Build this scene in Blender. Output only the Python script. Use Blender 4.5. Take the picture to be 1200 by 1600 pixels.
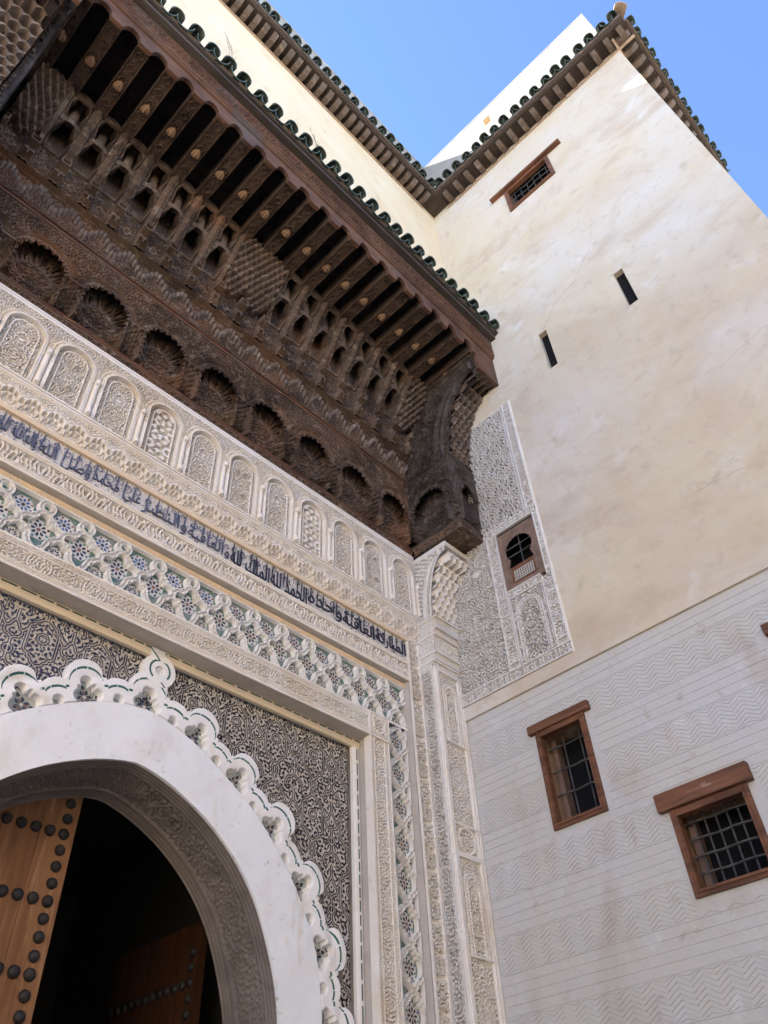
import bpy, math, random
import numpy as np
from mathutils import Matrix, Vector

for o in list(bpy.data.objects): bpy.data.objects.remove(o)
scene = bpy.context.scene
COL = scene.collection
R = math.radians

# ---------------------------------------------------------------- camera
cd = bpy.data.cameras.new('camera'); cam = bpy.data.objects.new('camera', cd); COL.objects.link(cam)
cd.sensor_fit = 'VERTICAL'; cd.sensor_height = 24.0; cd.lens = 24.0 * 1220.279 / 1600.0
cd.clip_start = 0.05; cd.clip_end = 3000
_a, _b, _c = -0.84282971, 0.78229435, -0.06461224
_rz = Matrix.Rotation(_a, 3, 'Z')
_fw = _rz @ Vector((0, math.cos(_b), math.sin(_b))); _up = _rz @ Vector((0, -math.sin(_b), math.cos(_b))); _rt = _rz @ Vector((1, 0, 0))
_r2 = math.cos(_c) * _rt + math.sin(_c) * _up; _u2 = -math.sin(_c) * _rt + math.cos(_c) * _up
M = Matrix((_r2, _u2, -_fw)).transposed().to_4x4(); M.translation = Vector((-6.4975, -5.0, 1.6))
cam.matrix_world = M
scene.camera = cam

# ---------------------------------------------------------------- light
SUN = Vector((0.28, -1.0, -1.067)).normalized()          # travel direction of the sunlight
world = bpy.data.worlds.new('World'); scene.world = world; world.use_nodes = True
nt = world.node_tree; bg = nt.nodes['Background']
sky = nt.nodes.new('ShaderNodeTexSky'); sky.sky_type = 'NISHITA'; sky.sun_disc = False
sky.sun_elevation = math.asin(-SUN.z); sky.sun_rotation = math.atan2(-SUN.x, -SUN.y)
sky.air_density = 0.58; sky.dust_density = 0.0; sky.ozone_density = 3.2; sky.altitude = 3000
nt.links.new(sky.outputs[0], bg.inputs[0]); bg.inputs[1].default_value = 0.15
sl = bpy.data.lights.new('sun', 'SUN'); sl.energy = 5.0; sl.angle = R(0.5); sl.color = (1.0, 0.955, 0.89)
so = bpy.data.objects.new('sun', sl); COL.objects.link(so); so.rotation_euler = SUN.to_track_quat('-Z', 'Y').to_euler(); so.location = (0, 20, 40)
vs = scene.view_settings; vs.view_transform = 'Standard'; vs.look = 'None'; vs.gamma = 1.0; vs.use_curve_mapping = False
vs.exposure = 2.55
scene.cycles.use_denoising = True; scene.cycles.denoising_prefilter = 'ACCURATE'; scene.cycles.max_bounces = 8; scene.cycles.diffuse_bounces = 5

# ---------------------------------------------------------------- noise tools
_tiles = {}
def ring(seed, cyc=24, bw=.22, N=256):
    k = (seed, cyc, bw)
    if k not in _tiles:
        g = np.random.default_rng(seed); f = np.fft.fftfreq(N) * N
        r = np.hypot(f[:, None], f[None, :]); s = np.fft.fft2(g.standard_normal((N, N))) * np.exp(-((r - cyc) / (bw * cyc)) ** 2)
        t = np.real(np.fft.ifft2(s)); _tiles[k] = t / t.std()
    return _tiles[k]
def samp(t, u, v):
    N = t.shape[0]; u = u * N; v = v * N; i = np.floor(u).astype(int); j = np.floor(v).astype(int); a = u - i; b = v - j
    i %= N; j %= N; i1 = (i + 1) % N; j1 = (j + 1) % N
    return t[j, i] * (1 - a) * (1 - b) + t[j, i1] * a * (1 - b) + t[j1, i] * (1 - a) * b + t[j1, i1] * a * b
def ss(x, a, b):
    t = np.clip((x - a) / (b - a), 0, 1); return t * t * (3 - 2 * t)
def fold(u, p): return np.abs((u + p) % (2 * p) - p)      # mirror with half period p
def orn(U, V, lam, seed, fx=None, fy=None, bw=.22, k=.45):
    """symmetric arabesque relief 0..1, stems of width about lam/2"""
    u = fold(U, fx) if fx else U
    v = fold(V, fy) if fy else V
    t = ring(seed, 24, bw); L = 24 * lam
    n = samp(t, u / L + .37, v / L + .11)
    m = samp(ring(seed + 50, 24, .3), u / (2.6 * L) + .2, v / (2.6 * L) + .6)
    s = 1 - ss(np.abs(m), .22, .30)                        # winding stems
    g = ss(np.abs(m), .40, .48)                            # groove beside them
    return np.maximum(ss(n, -.30, -.02) * g, s)
def lattice(U, V, lam, n=8, ph=0.):
    h = 0
    for i in range(n // 2):
        a = math.pi * i / (n // 2) + ph; h = h + np.cos(2 * math.pi * (U * math.cos(a) + V * math.sin(a)) / lam)
    return h / (n // 2)
def band(d, w, e=.004): return 1 - ss(np.abs(d), w - e, w + e)
def pyr(U, V, s):
    u = (U / s) % 1 - .5; v = (V / s) % 1 - .5
    return 1 - 2 * np.maximum(np.abs(u), np.abs(v))
def dpyr(U, V, s): return pyr((U + V) * .7071, (U - V) * .7071, s)

# ---------------------------------------------------------------- materials
def nn(t, k, **kw):
    n = t.nodes.new(k)
    for a, b in kw.items(): setattr(n, a, b)
    return n
def mat(name, col, rough=.8, alts=(), bump=.0, bscale=60., spec=.3, metal=0., grain=None, coord='pos', ink=None):
    m = bpy.data.materials.new(name); m.use_nodes = True; t = m.node_tree; L = t.links.new
    p = t.nodes['Principled BSDF']; p.inputs['Roughness'].default_value = rough; p.inputs['Specular IOR Level'].default_value = spec; p.inputs['Metallic'].default_value = metal
    if coord == 'pos': src = nn(t, 'ShaderNodeNewGeometry').outputs['Position']
    else: src = nn(t, 'ShaderNodeTexCoord').outputs['Object']
    cur = None
    rgb = nn(t, 'ShaderNodeRGB'); rgb.outputs[0].default_value = (*col, 1); cur = rgb.outputs[0]
    for i, (c2, sc, lo, hi, *rest) in enumerate(alts):
        vec = src
        if rest:
            mp = nn(t, 'ShaderNodeMapping'); mp.inputs['Scale'].default_value = rest[0]; L(src, mp.inputs['Vector']); vec = mp.outputs[0]
        nz = nn(t, 'ShaderNodeTexNoise'); nz.inputs['Scale'].default_value = sc; nz.inputs['Detail'].default_value = 6; nz.inputs['Roughness'].default_value = .6
        nz.inputs['Distortion'].default_value = .4
        off = nn(t, 'ShaderNodeVectorMath', operation='ADD'); off.inputs[1].default_value = (7.3 * i, 3.1 * i, 1.7 * i); L(vec, off.inputs[0]); L(off.outputs[0], nz.inputs['Vector'])
        mr = nn(t, 'ShaderNodeMapRange'); mr.inputs['From Min'].default_value = lo; mr.inputs['From Max'].default_value = hi; L(nz.outputs['Fac'], mr.inputs['Value'])
        mx = nn(t, 'ShaderNodeMix', data_type='RGBA'); L(mr.outputs[0], mx.inputs['Factor']); L(cur, mx.inputs['A']); mx.inputs['B'].default_value = (*c2, 1); cur = mx.outputs['Result']
    if ink:                                                 # second colour where the piece itself is glazed or inlaid
        at = nn(t, 'ShaderNodeAttribute'); at.attribute_name = 'ink'
        mr = nn(t, 'ShaderNodeMapRange'); mr.inputs['From Min'].default_value = ink[1]; mr.inputs['From Max'].default_value = ink[2]; L(at.outputs['Fac'], mr.inputs['Value'])
        c = nn(t, 'ShaderNodeRGB'); c.outputs[0].default_value = (*ink[0], 1); ic = c.outputs[0]
        if len(ink) > 3:
            nz = nn(t, 'ShaderNodeTexNoise'); nz.inputs['Scale'].default_value = .55; nz.inputs['Detail'].default_value = 3; L(src, nz.inputs['Vector'])
            sx = nn(t, 'ShaderNodeSeparateXYZ'); L(src, sx.inputs[0])
            ad = nn(t, 'ShaderNodeMath', operation='MULTIPLY_ADD'); ad.inputs[1].default_value = 1.6; L(nz.outputs['Fac'], ad.inputs[0]); L(sx.outputs[0], ad.inputs[2])
            m2 = nn(t, 'ShaderNodeMapRange'); m2.inputs['From Min'].default_value = ink[4]; m2.inputs['From Max'].default_value = ink[5]; L(ad.outputs[0], m2.inputs['Value'])
            mx2 = nn(t, 'ShaderNodeMix', data_type='RGBA'); L(m2.outputs[0], mx2.inputs['Factor']); mx2.inputs['A'].default_value = (*ink[3], 1); mx2.inputs['B'].default_value = (*ink[0], 1); ic = mx2.outputs['Result']
        mx = nn(t, 'ShaderNodeMix', data_type='RGBA'); L(mr.outputs[0], mx.inputs['Factor']); L(cur, mx.inputs['A']); L(ic, mx.inputs['B']); cur = mx.outputs['Result']
    L(cur, p.inputs['Base Color'])
    if bump or grain:
        nz = nn(t, 'ShaderNodeTexNoise'); nz.inputs['Scale'].default_value = bscale; nz.inputs['Detail'].default_value = 5; vec = src
        if grain:
            mp = nn(t, 'ShaderNodeMapping'); mp.inputs['Scale'].default_value = grain; L(src, mp.inputs['Vector']); vec = mp.outputs[0]
        L(vec, nz.inputs['Vector']); b = nn(t, 'ShaderNodeBump'); b.inputs['Strength'].default_value = 1.0; b.inputs['Distance'].default_value = bump
        L(nz.outputs['Fac'], b.inputs['Height']); L(b.outputs[0], p.inputs['Normal'])
    return m
MT = {}
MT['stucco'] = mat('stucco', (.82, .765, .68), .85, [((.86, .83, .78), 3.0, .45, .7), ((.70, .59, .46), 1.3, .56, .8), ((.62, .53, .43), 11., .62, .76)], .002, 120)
MT['stucco_shaded'] = mat('stucco_shaded', (.70, .67, .625), .85, [((.76, .745, .715), 3.0, .45, .7), ((.58, .51, .44), 1.3, .58, .8)], .002, 120)  # darker stucco copy; shade of the side faces put into its colour
MT['whitewash'] = mat('whitewash', (.88, .91, .925), .8, [((.78, .77, .745), 2.6, .5, .78), ((.68, .57, .43), 3.4, .62, .78, (1, 1, .45)), ((.58, .54, .48), 14., .64, .74)], .010, 12)
MT['reveal'] = mat('reveal', (.50, .46, .41), .85, [((.42, .38, .33), 4, .45, .7)], .003, 50)
MT['cream'] = mat('cream', (.78, .62, .42), .75, [((.70, .58, .43), 4, .45, .7)], .003, 60)
MT['label'] = mat('label', (.89, .885, .87), .8, [((.70, .62, .50), 4.0, .55, .8)], .003, 40, ink=((.035, .13, .115), .35, .65))
MT['bead'] = mat('bead', (.80, .68, .50), .75, [((.72, .64, .52), 4.0, .5, .8)], .003, 40, ink=((.02, .07, .05), .4, .6))
MT['bead_white'] = mat('bead_white', (.84, .81, .76), .75, [((.74, .68, .58), 4.0, .5, .8)], .003, 40, ink=((.02, .085, .07), .4, .6))
MT['spandrel'] = mat('spandrel', (.53, .49, .43), .7, [((.60, .575, .53), 5, .45, .65), ((.42, .37, .30), 2.2, .55, .75)], .002, 80, ink=((.020, .020, .028), .35, .6, (.045, .058, .115), -4.1, -2.9))
MT['calig'] = mat('calig', (.66, .63, .59), .7, [((.54, .50, .46), 6, .5, .7)], .002, 80, ink=((.24, .25, .29), .3, .8))
MT['ink'] = mat('ink_glaze', (.03, .035, .06), .45, ink=None)
MT['ink_blue'] = mat('ink_blue_glaze', (.12, .135, .205), .5, [((.07, .075, .115), 3, .4, .7), ((.30, .30, .32), 9, .55, .72)])
MT['ribbon'] = mat('ribbon_plaster', (.91, .89, .85), .8, [((.80, .74, .66), 6, .55, .75)], .002, 90)
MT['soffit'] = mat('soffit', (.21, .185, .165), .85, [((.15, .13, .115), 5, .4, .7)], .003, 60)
MT['wood'] = mat('canopy_wood', (.142, .099, .072), .8, [((.066, .045, .034), 2.2, .44, .66), ((.21, .112, .066), 1.1, .55, .70), ((.27, .21, .16), 9., .54, .72)], .004, 70, spec=.12)
MT['joist'] = mat('joist_wood', (.105, .072, .053), .8, [((.05, .034, .027), 3, .44, .66), ((.16, .12, .09), 11., .56, .75)], .004, 70, spec=.12)  # canopy wood darkened; weaker light under the eave put into the colour
MT['wood_pale'] = mat('worn_wood_blocks', (.185, .138, .105), .8, [((.11, .08, .062), 3.0, .44, .66), ((.33, .27, .215), 9., .54, .72)], .004, 70, spec=.12)
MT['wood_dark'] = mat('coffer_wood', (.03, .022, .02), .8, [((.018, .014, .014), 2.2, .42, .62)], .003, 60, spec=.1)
MT['wood_grey'] = mat('bracket_wood', (.102, .083, .072), .8, [((.055, .042, .036), 2.6, .42, .62), ((.18, .15, .125), 8., .52, .72)], .004, 70, spec=.12)
MT['wood_red'] = mat('fascia_wood', (.150, .078, .050), .8, [((.085, .046, .032), 2.5, .42, .64), ((.23, .115, .075), 6., .56, .75, (.3, 1, 1)), ((.115, .09, .078), 1.6, .54, .70), ((.35, .21, .14), 14., .62, .76, (.2, 1, 1))], .004, 40, grain=(.25, 2, 2), spec=.12)
MT['board_black'] = mat('weathered_board', (.055, .045, .04), .8, [((.10, .085, .072), 4, .45, .65, (.2, 1, 1))], .004, 40, grain=(.2, 2, 2))
MT['bud'] = mat('bud_wood', (.27, .165, .095), .7, [((.16, .095, .055), 12, .45, .65)])
MT['tile'] = mat('green_tile', (.062, .08, .06), .5, [((.12, .135, .10), 5, .48, .7), ((.03, .045, .036), 11, .45, .65), ((.24, .21, .165), 14, .60, .74)], .006, 30, spec=.35)
MT['tile_clay'] = mat('clay', (.42, .32, .24), .8, [((.30, .22, .16), 8, .45, .65)], .003, 50)
MT['tower'] = mat('tower_plaster', (.66, .57, .425), .85, [((.565, .44, .30), .6, .45, .72, (1, .7, 1.2)), ((.67, .62, .545), .5, .42, .66), ((.49, .385, .28), .9, .55, .78, (1, .6, 1.2)), ((.73, .705, .66), 1.4, .58, .78), ((.44, .345, .25), 2.0, .69, .78, (1, 4, .25)), ((.52, .43, .325), 4.5, .56, .80)], .024, 4)
MT['tower_low'] = mat('tower_low_plaster', (.575, .555, .505), .85, [((.58, .575, .565), .8, .42, .66), ((.49, .435, .37), 1.5, .54, .72, (1, 1, .6)), ((.67, .665, .65), 2.4, .60, .74), ((.42, .36, .295), 6., .62, .80)], .006, 18)
MT['upper'] = mat('upper_plaster', (.70, .565, .375), .85, [((.72, .615, .44), 1.0, .42, .65), ((.62, .475, .30), 2.0, .58, .72)], .008, 6)
MT['parapet'] = mat('parapet_wash', (.36, .33, .28), .85, [((.30, .265, .22), 1.5, .45, .7), ((.44, .41, .37), 3., .55, .7)], .006, 8)
MT['rafter'] = mat('rafter_wood', (.135, .10, .077), .8, [((.10, .072, .056), 6, .42, .62), ((.25, .20, .16), 9, .58, .72)], .004, 60)
MT['rafter_dark'] = mat('eave_board', (.055, .042, .034), .8, [((.075, .055, .045), 5, .42, .62)], .004, 60)
MT['lintel'] = mat('lintel_wood', (.20, .088, .045), .65, [((.11, .048, .027), 3, .42, .62, (1, .5, 4)), ((.26, .12, .068), 7, .54, .70, (1, .4, 5)), ((.33, .25, .19), 5, .66, .76, (1, .5, 2)), ((.07, .032, .02), 16, .64, .72)], .003, 40, grain=(1, .3, 4))
MT['frame_wood'] = mat('frame_wood', (.24, .16, .12), .7, [((.16, .105, .08), 5, .42, .62)], .003, 50)
MT['reveal_wood'] = mat('worn_wood', (.42, .30, .20), .8, [((.30, .19, .11), 6, .42, .64, (1, 1, .3)), ((.55, .47, .38), 3, .58, .7)], .004, 40)
MT['iron'] = mat('iron', (.12, .115, .11), .6, [((.07, .065, .065), 12, .4, .6)], metal=.3)
MT['stud'] = mat('stud_iron', (.018, .017, .018), .55, [((.03, .027, .026), 12, .4, .6)], .002, 80, spec=.4)
MT['door_shaded'] = mat('shaded_door_wood', (.075, .032, .016), .75, [((.045, .02, .011), 2.0, .4, .62, (9, 9, .7))], .003, 30, grain=(4, 4, .4), spec=.1)  # door wood darkened, the entrance's shade put into its colour
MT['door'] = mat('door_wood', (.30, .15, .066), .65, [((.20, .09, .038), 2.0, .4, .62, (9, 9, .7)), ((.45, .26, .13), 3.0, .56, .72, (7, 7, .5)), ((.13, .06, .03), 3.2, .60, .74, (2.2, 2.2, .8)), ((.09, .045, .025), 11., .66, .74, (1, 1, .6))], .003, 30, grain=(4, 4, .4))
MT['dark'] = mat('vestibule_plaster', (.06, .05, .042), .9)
MT['z_white'] = mat('zellij_white', (.66, .64, .58), .35, [((.56, .53, .47), 9, .45, .65)], spec=.5)
MT['z_navy'] = mat('zellij_navy', (.02, .026, .075), .3, [((.03, .03, .045), 3, .42, .6)], spec=.5)
MT['z_blue'] = mat('zellij_blue', (.06, .12, .30), .3, spec=.5)
MT['z_black'] = mat('zellij_black', (.025, .027, .032), .3, spec=.5)
MT['z_green'] = mat('zellij_green', (.07, .22, .20), .3, [((.12, .30, .27), 7, .45, .6)], spec=.5)
MT['z_rust'] = mat('zellij_rust', (.27, .12, .075), .35, [((.20, .10, .09), 3, .45, .6)], spec=.5)
MT['z_bed'] = mat('zellij_bed', (.20, .235, .215), .5, [((.07, .17, .15), 12, .48, .6)], spec=.5)  # green tile bed, darkened to put shade into the recessed cells
MT['z_pale'] = mat('zellij_pale', (.46, .48, .45), .5, [((.30, .38, .35), 14, .5, .65)], spec=.4)
MT['ground'] = mat('paving', (.44, .39, .32), .9, [((.27, .22, .17), 1.5, .45, .6)], .01, 8)
MT['bounce'] = mat('bounce_plaster', (.60, .50, .385), .9, [((.52, .42, .31), .8, .45, .6)], .01, 6)
MT['void'] = mat('unlit_room', (.006, .006, .007), .95)  # near-black colour stands in for the shade inside rooms and slits
MT['weed'] = mat('dry_stalk', (.20, .15, .09), .9)

# ---------------------------------------------------------------- object tools
def link(o, parent=None, **props):
    COL.objects.link(o)
    if parent is not None:
        o.parent = parent; o.matrix_parent_inverse = parent['_inv'] if False else Matrix.Translation(-WLOC[parent.name])
    for k, v in props.items(): o[k] = v
    WLOC[o.name] = Vector((0, 0, 0)) if parent is None else Vector((0, 0, 0))
    return o
WLOC = {}
def empty(name, loc, label, cat, group=None):
    o = bpy.data.objects.new(name, None); COL.objects.link(o); o.location = loc; WLOC[o.name] = Vector(loc); o.empty_display_size = .2
    o['label'] = label; o['category'] = cat
    if group: o['group'] = group
    return o
def put(name, me, parent, loc=(0, 0, 0), rz=0, scale=None, **props):
    o = bpy.data.objects.new(name, me); COL.objects.link(o)
    W = Matrix.Translation(loc) @ Matrix.Rotation(rz, 4, 'Z')
    if scale: W = W @ Matrix.Diagonal((*scale, 1))
    if parent is not None:
        o.parent = parent; o.matrix_parent_inverse = PINV[parent.name]
    o.matrix_basis = W; PINV[o.name] = W.inverted()
    for k, v in props.items(): o[k] = v
    return o
class _P(dict):
    def __missing__(s, k): return Matrix.Translation(-WLOC[k])
PINV = _P()
def mesh(name, v, f, mats, mi=None, smooth=False):
    me = bpy.data.meshes.new(name); me.from_pydata([tuple(map(float, p)) for p in v], [], f)
    for m in (mats if isinstance(mats, (list, tuple)) else [mats]): me.materials.append(MT[m])
    if mi is not None: me.polygons.foreach_set('material_index', np.asarray(mi, np.int32))
    if smooth: me.polygons.foreach_set('use_smooth', np.ones(len(f), bool))
    me.update(); return me
def gmesh(name, X, Y, Z, mats, mask=None, mi=None, ink=None, smooth=True):
    """grid arrays (nv,nu) -> mesh; mask, mi are per face (nv-1,nu-1)"""
    nv, nu = X.shape; idx = np.arange(nv * nu).reshape(nv, nu)
    F = np.stack([idx[:-1, :-1], idx[:-1, 1:], idx[1:, 1:], idx[1:, :-1]], -1).reshape(-1, 4)
    if mi is not None: mi = mi.reshape(-1)
    if mask is not None:
        k = mask.reshape(-1); F = F[k]; mi = mi[k] if mi is not None else None
    P = np.stack([X, Y, Z], -1).reshape(-1, 3)
    used = np.zeros(len(P), bool); used[F.reshape(-1)] = True; remap = np.cumsum(used) - 1; P = P[used]; F = remap[F]
    me = bpy.data.meshes.new(name); me.vertices.add(len(P)); me.vertices.foreach_set('co', P.astype(np.float32).reshape(-1))
    n = len(F); me.loops.add(n * 4); me.loops.foreach_set('vertex_index', F.astype(np.int32).reshape(-1))
    me.polygons.add(n); me.polygons.foreach_set('loop_start', np.arange(0, n * 4, 4, dtype=np.int32))
    me.polygons.foreach_set('use_smooth', np.full(n, smooth))
    for m in (mats if isinstance(mats, (list, tuple)) else [mats]): me.materials.append(MT[m])
    if mi is not None: me.polygons.foreach_set('material_index', mi.astype(np.int32))
    if ink is not None:
        a = me.attributes.new('ink', 'FLOAT', 'POINT'); a.data.foreach_set('value', ink.reshape(-1)[used].astype(np.float32))
    me.update(calc_edges=True); me.validate(); return me
def hf(name, u0, u1, v0, v1, step, fn, mats, skirt=.05, amp=1.0, smooth=False):
    """carved panel in its own frame: u to the right, v up, relief towards -y"""
    nu = max(2, int(round((u1 - u0) / step)) + 1); nv = max(2, int(round((v1 - v0) / step)) + 1)
    U, V = np.meshgrid(np.linspace(u0, u1, nu), np.linspace(v0, v1, nv))
    r = fn(U, V); ink = None; mask = None; mi = None; du = 0; dv = 0
    if isinstance(r, tuple):
        H = r[0]; ink = r[1] if len(r) > 1 else None; mask = r[2] if len(r) > 2 else None; mi = r[3] if len(r) > 3 else None
        if len(r) > 4: du, dv = r[4], r[5]
    else: H = r
    H = H * amp; U = U + du; V = V + dv
    if skirt:
        H = H.copy(); e = -skirt
        def pad(A, val=None):
            B = np.pad(A, 1, mode='edge')
            if val is not None: B[0, :] = val; B[-1, :] = val; B[:, 0] = val; B[:, -1] = val
            return B
        U = pad(U); V = pad(V); H = pad(H, e)
        if ink is not None: ink = pad(ink)
        if mask is not None: mask = np.pad(mask, 1, mode='edge')
        if mi is not None: mi = np.pad(mi, 1, mode='edge')
    return gmesh(name, U, -H, V, mats, mask, mi, ink, smooth=smooth)
def boxes(name, L, mats, mi=None):
    """list of (x0,x1,y0,y1,z0,z1) joined as one piece"""
    v = []; f = []; ms = []
    for i, (a, b, c, d, e, g) in enumerate(L):
        k = len(v); v += [(a, c, e), (b, c, e), (b, d, e), (a, d, e), (a, c, g), (b, c, g), (b, d, g), (a, d, g)]
        f += [(k, k + 3, k + 2, k + 1), (k + 4, k + 5, k + 6, k + 7), (k, k + 1, k + 5, k + 4), (k + 1, k + 2, k + 6, k + 5), (k + 2, k + 3, k + 7, k + 6), (k + 3, k, k + 4, k + 7)]
        ms += [mi[i] if mi else 0] * 6
    return mesh(name, v, f, mats, ms)
def prism(name, poly, y0, y1, mats):
    """polygon in (x,z) extruded from y0 (front) to y1"""
    n = len(poly); v = [(x, y0, z) for x, z in poly] + [(x, y1, z) for x, z in poly]
    f = [tuple(range(n)), tuple(range(2 * n - 1, n - 1, -1))] + [(i, i + n, (i + 1) % n + n, (i + 1) % n) for i in range(n)]
    return mesh(name, v, f, mats)
def extrude_x(name, prof, x0, x1, mats, n=1):
    """profile (y,z) polyline swept along x"""
    P = np.array(prof); X, K = np.meshgrid(np.linspace(x0, x1, n + 1), np.arange(len(P)))
    return gmesh(name, X, P[K, 0], P[K, 1], mats, smooth=False)
def rod(name, pts, r, mats, n=6):
    v = []; f = []; pts = [Vector(p) for p in pts]
    for i, p in enumerate(pts):
        d = (pts[min(i + 1, len(pts) - 1)] - pts[max(i - 1, 0)]).normalized(); a = d.orthogonal().normalized(); b = d.cross(a)
        rr = r[i] if isinstance(r, (list, tuple)) else r
        for k in range(n):
            t = 2 * math.pi * k / n; v.append(p + (a * math.cos(t) + b * math.sin(t)) * rr)
    for i in range(len(pts) - 1):
        for k in range(n): f.append((i * n + k, i * n + (k + 1) % n, (i + 1) * n + (k + 1) % n, (i + 1) * n + k))
    f.append(tuple(range(n))); f.append(tuple(range(len(v) - 1, len(v) - n - 1, -1)))
    return mesh(name, v, f, mats, smooth=True)
MIRROR = []
def mput(*a, **k):
    """place a piece and remember it for the other half of the symmetric portal"""
    o = put(*a, **k); MIRROR.append(o); return o

XC = -3.755; XR = -0.45; XL = 2 * XC - XR; PF = -0.215     # portal axis, edges, pilaster front

# ================================================================ setting
g = mesh('ground', [(-150, -150, 0), (150, -150, 0), (150, 150, 0), (-150, 150, 0)], [(0, 1, 2, 3)], 'ground')
put('ground', g, None, kind='structure')
put('bounce_wall', boxes('bounce_wall', [(-45, 30, -14, -11.5, 0, 11.0)], 'bounce'), None, kind='structure')  # unseen wall added behind the camera to bounce warm light

# ================================================================ PORTAL FACADE
portal = empty('portal_facade', (XC, 0, 0), 'white carved stucco portal wall with tiled bands around the horseshoe doorway', 'portal')
# --- arch outlines (measured, relative to the axis)
INT = [(0, 4.515), (.1, 4.505), (.299, 4.45), (.58, 4.334), (.849, 4.164), (1.058, 3.979), (1.222, 3.776), (1.335, 3.56), (1.432, 3.33), (1.49, 3.12), (1.515, 2.9), (1.50, 2.7), (1.44, 2.5), (1.40, 2.4), (1.40, 0)]
EXT = [(0, 4.965), (.194, 4.945), (.388, 4.89), (.612, 4.79), (.80, 4.685), (1.04, 4.53), (1.259, 4.36), (1.456, 4.165), (1.649, 3.91), (1.766, 3.72), (1.85, 3.52), (1.90, 3.30), (1.925, 3.05), (1.92, 2.8), (1.88, 2.5), (1.88, 0)]
def dense(P, n):
    P = np.array(P, float)
    for _ in range(3):
        Q = np.empty((2 * len(P) - 2 + 2, 2)); Q[0] = P[0]; Q[-1] = P[-1]
        Q[1:-1:2] = .75 * P[:-1] + .25 * P[1:]; Q[2:-1:2] = .25 * P[:-1] + .75 * P[1:]; P = Q
    s = np.concatenate([[0], np.cumsum(np.hypot(*np.diff(P, axis=0).T))]); t = np.linspace(0, s[-1], n)
    return np.stack([np.interp(t, s, P[:, 0]), np.interp(t, s, P[:, 1])], 1), t
def both(P): return np.concatenate([(P * [-1, 1])[::-1], P[1:]])
inn, _ = dense(INT, 60); ext, _ = dense(EXT, 60); inn2 = both(inn); ext2 = both(ext)

# --- masonry behind the panels
put('masonry', boxes('masonry', [(XL, XC - 1.95, .21, .62, 0, 5.5), (XC + 1.95, XR, .21, .62, 0, 5.5), (XL - .45, XR + .45, .16, .62, 5.5, 12.4), (XR, XR + .45, .05, .6, 0, 8.4), (XL - .45, XL, .05, .6, 0, 8.4)], 'reveal'), portal)
k = len(inn2)
def ringface(a, b, ya, yb, mats, name):
    v = [(x + XC, ya, z) for x, z in a] + [(x + XC, yb, z) for x, z in b]; n = len(a)
    return mesh(name, v, [(i, i + 1, i + 1 + n, i + n) for i in range(n - 1)], mats, smooth=True)
put('masonry', ringface(ext2 * 1.0, np.array([(x * 1.12, z + .4) for x, z in ext2]), .235, .235, 'reveal', 'masonry_arch'), portal)
# --- plain whitewashed arch ring
N = len(inn2); T = np.linspace(0, 1, 9)[:, None]
XX = inn2[:, 0][None] * (1 - T) + ext2[:, 0][None] * T + XC; ZZ = inn2[:, 1][None] * (1 - T) + ext2[:, 1][None] * T
wav = .0035 * samp(ring(9, 6, .6), XX * .3, ZZ * .3)
YY = .115 + wav
XX = np.vstack([XX[:1], XX, XX[-1:]]); ZZ = np.vstack([ZZ[:1], ZZ, ZZ[-1:]]); YY = np.vstack([YY[:1] * 0 + .16, YY, YY[-1:] * 0 + .25])
put('arch_ring', gmesh('arch_ring', XX, YY, ZZ, 'whitewash', smooth=False), portal, label='smooth whitewashed arch ring around the doorway')
# --- carved soffit of the arch
s_in = np.concatenate([[0], np.cumsum(np.hypot(*np.diff(inn2, axis=0).T))]); ns = int(s_in[-1] / .012); tt = np.linspace(0, s_in[-1], ns)
px = np.interp(tt, s_in, inn2[:, 0]); pz = np.interp(tt, s_in, inn2[:, 1]); nx = np.gradient(pz); nz_ = -np.gradient(px); l = np.hypot(nx, nz_); nx, nz_ = -nx / l, -nz_ / l
nx, nz_ = -nx, -nz_
D = np.linspace(0, .50, 52)[:, None]; S = tt[None]
H = .02 * orn(S * np.ones_like(D), D * np.ones_like(S), .034, 3, 1e3, .25) * ss(D, .12, .13) * (1 - ss(D, .37, .38))
H = H + .012 * (np.sin(D * 2 * np.pi / .03) > 0) * ((D < .10) | (D > .40)) - .01 * (D > .385)
sh = 1 - .06 * D / .5
PX = px[None] * sh + nx[None] * H * -1 + XC; PZ = pz[None] - .10 * D / .5 * (pz[None] > 2.4) - nz_[None] * H
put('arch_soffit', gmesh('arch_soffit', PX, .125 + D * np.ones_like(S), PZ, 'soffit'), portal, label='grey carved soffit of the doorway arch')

# --- vestibule
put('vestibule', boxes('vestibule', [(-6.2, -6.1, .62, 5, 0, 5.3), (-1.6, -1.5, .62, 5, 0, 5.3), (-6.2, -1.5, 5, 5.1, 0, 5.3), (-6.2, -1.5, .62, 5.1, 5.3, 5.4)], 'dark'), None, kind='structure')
put('vestibule', boxes('vestibule_floor', [(-6.2, -1.5, .5, 5.1, .004, .05)], 'dark'), None, kind='structure')

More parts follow.
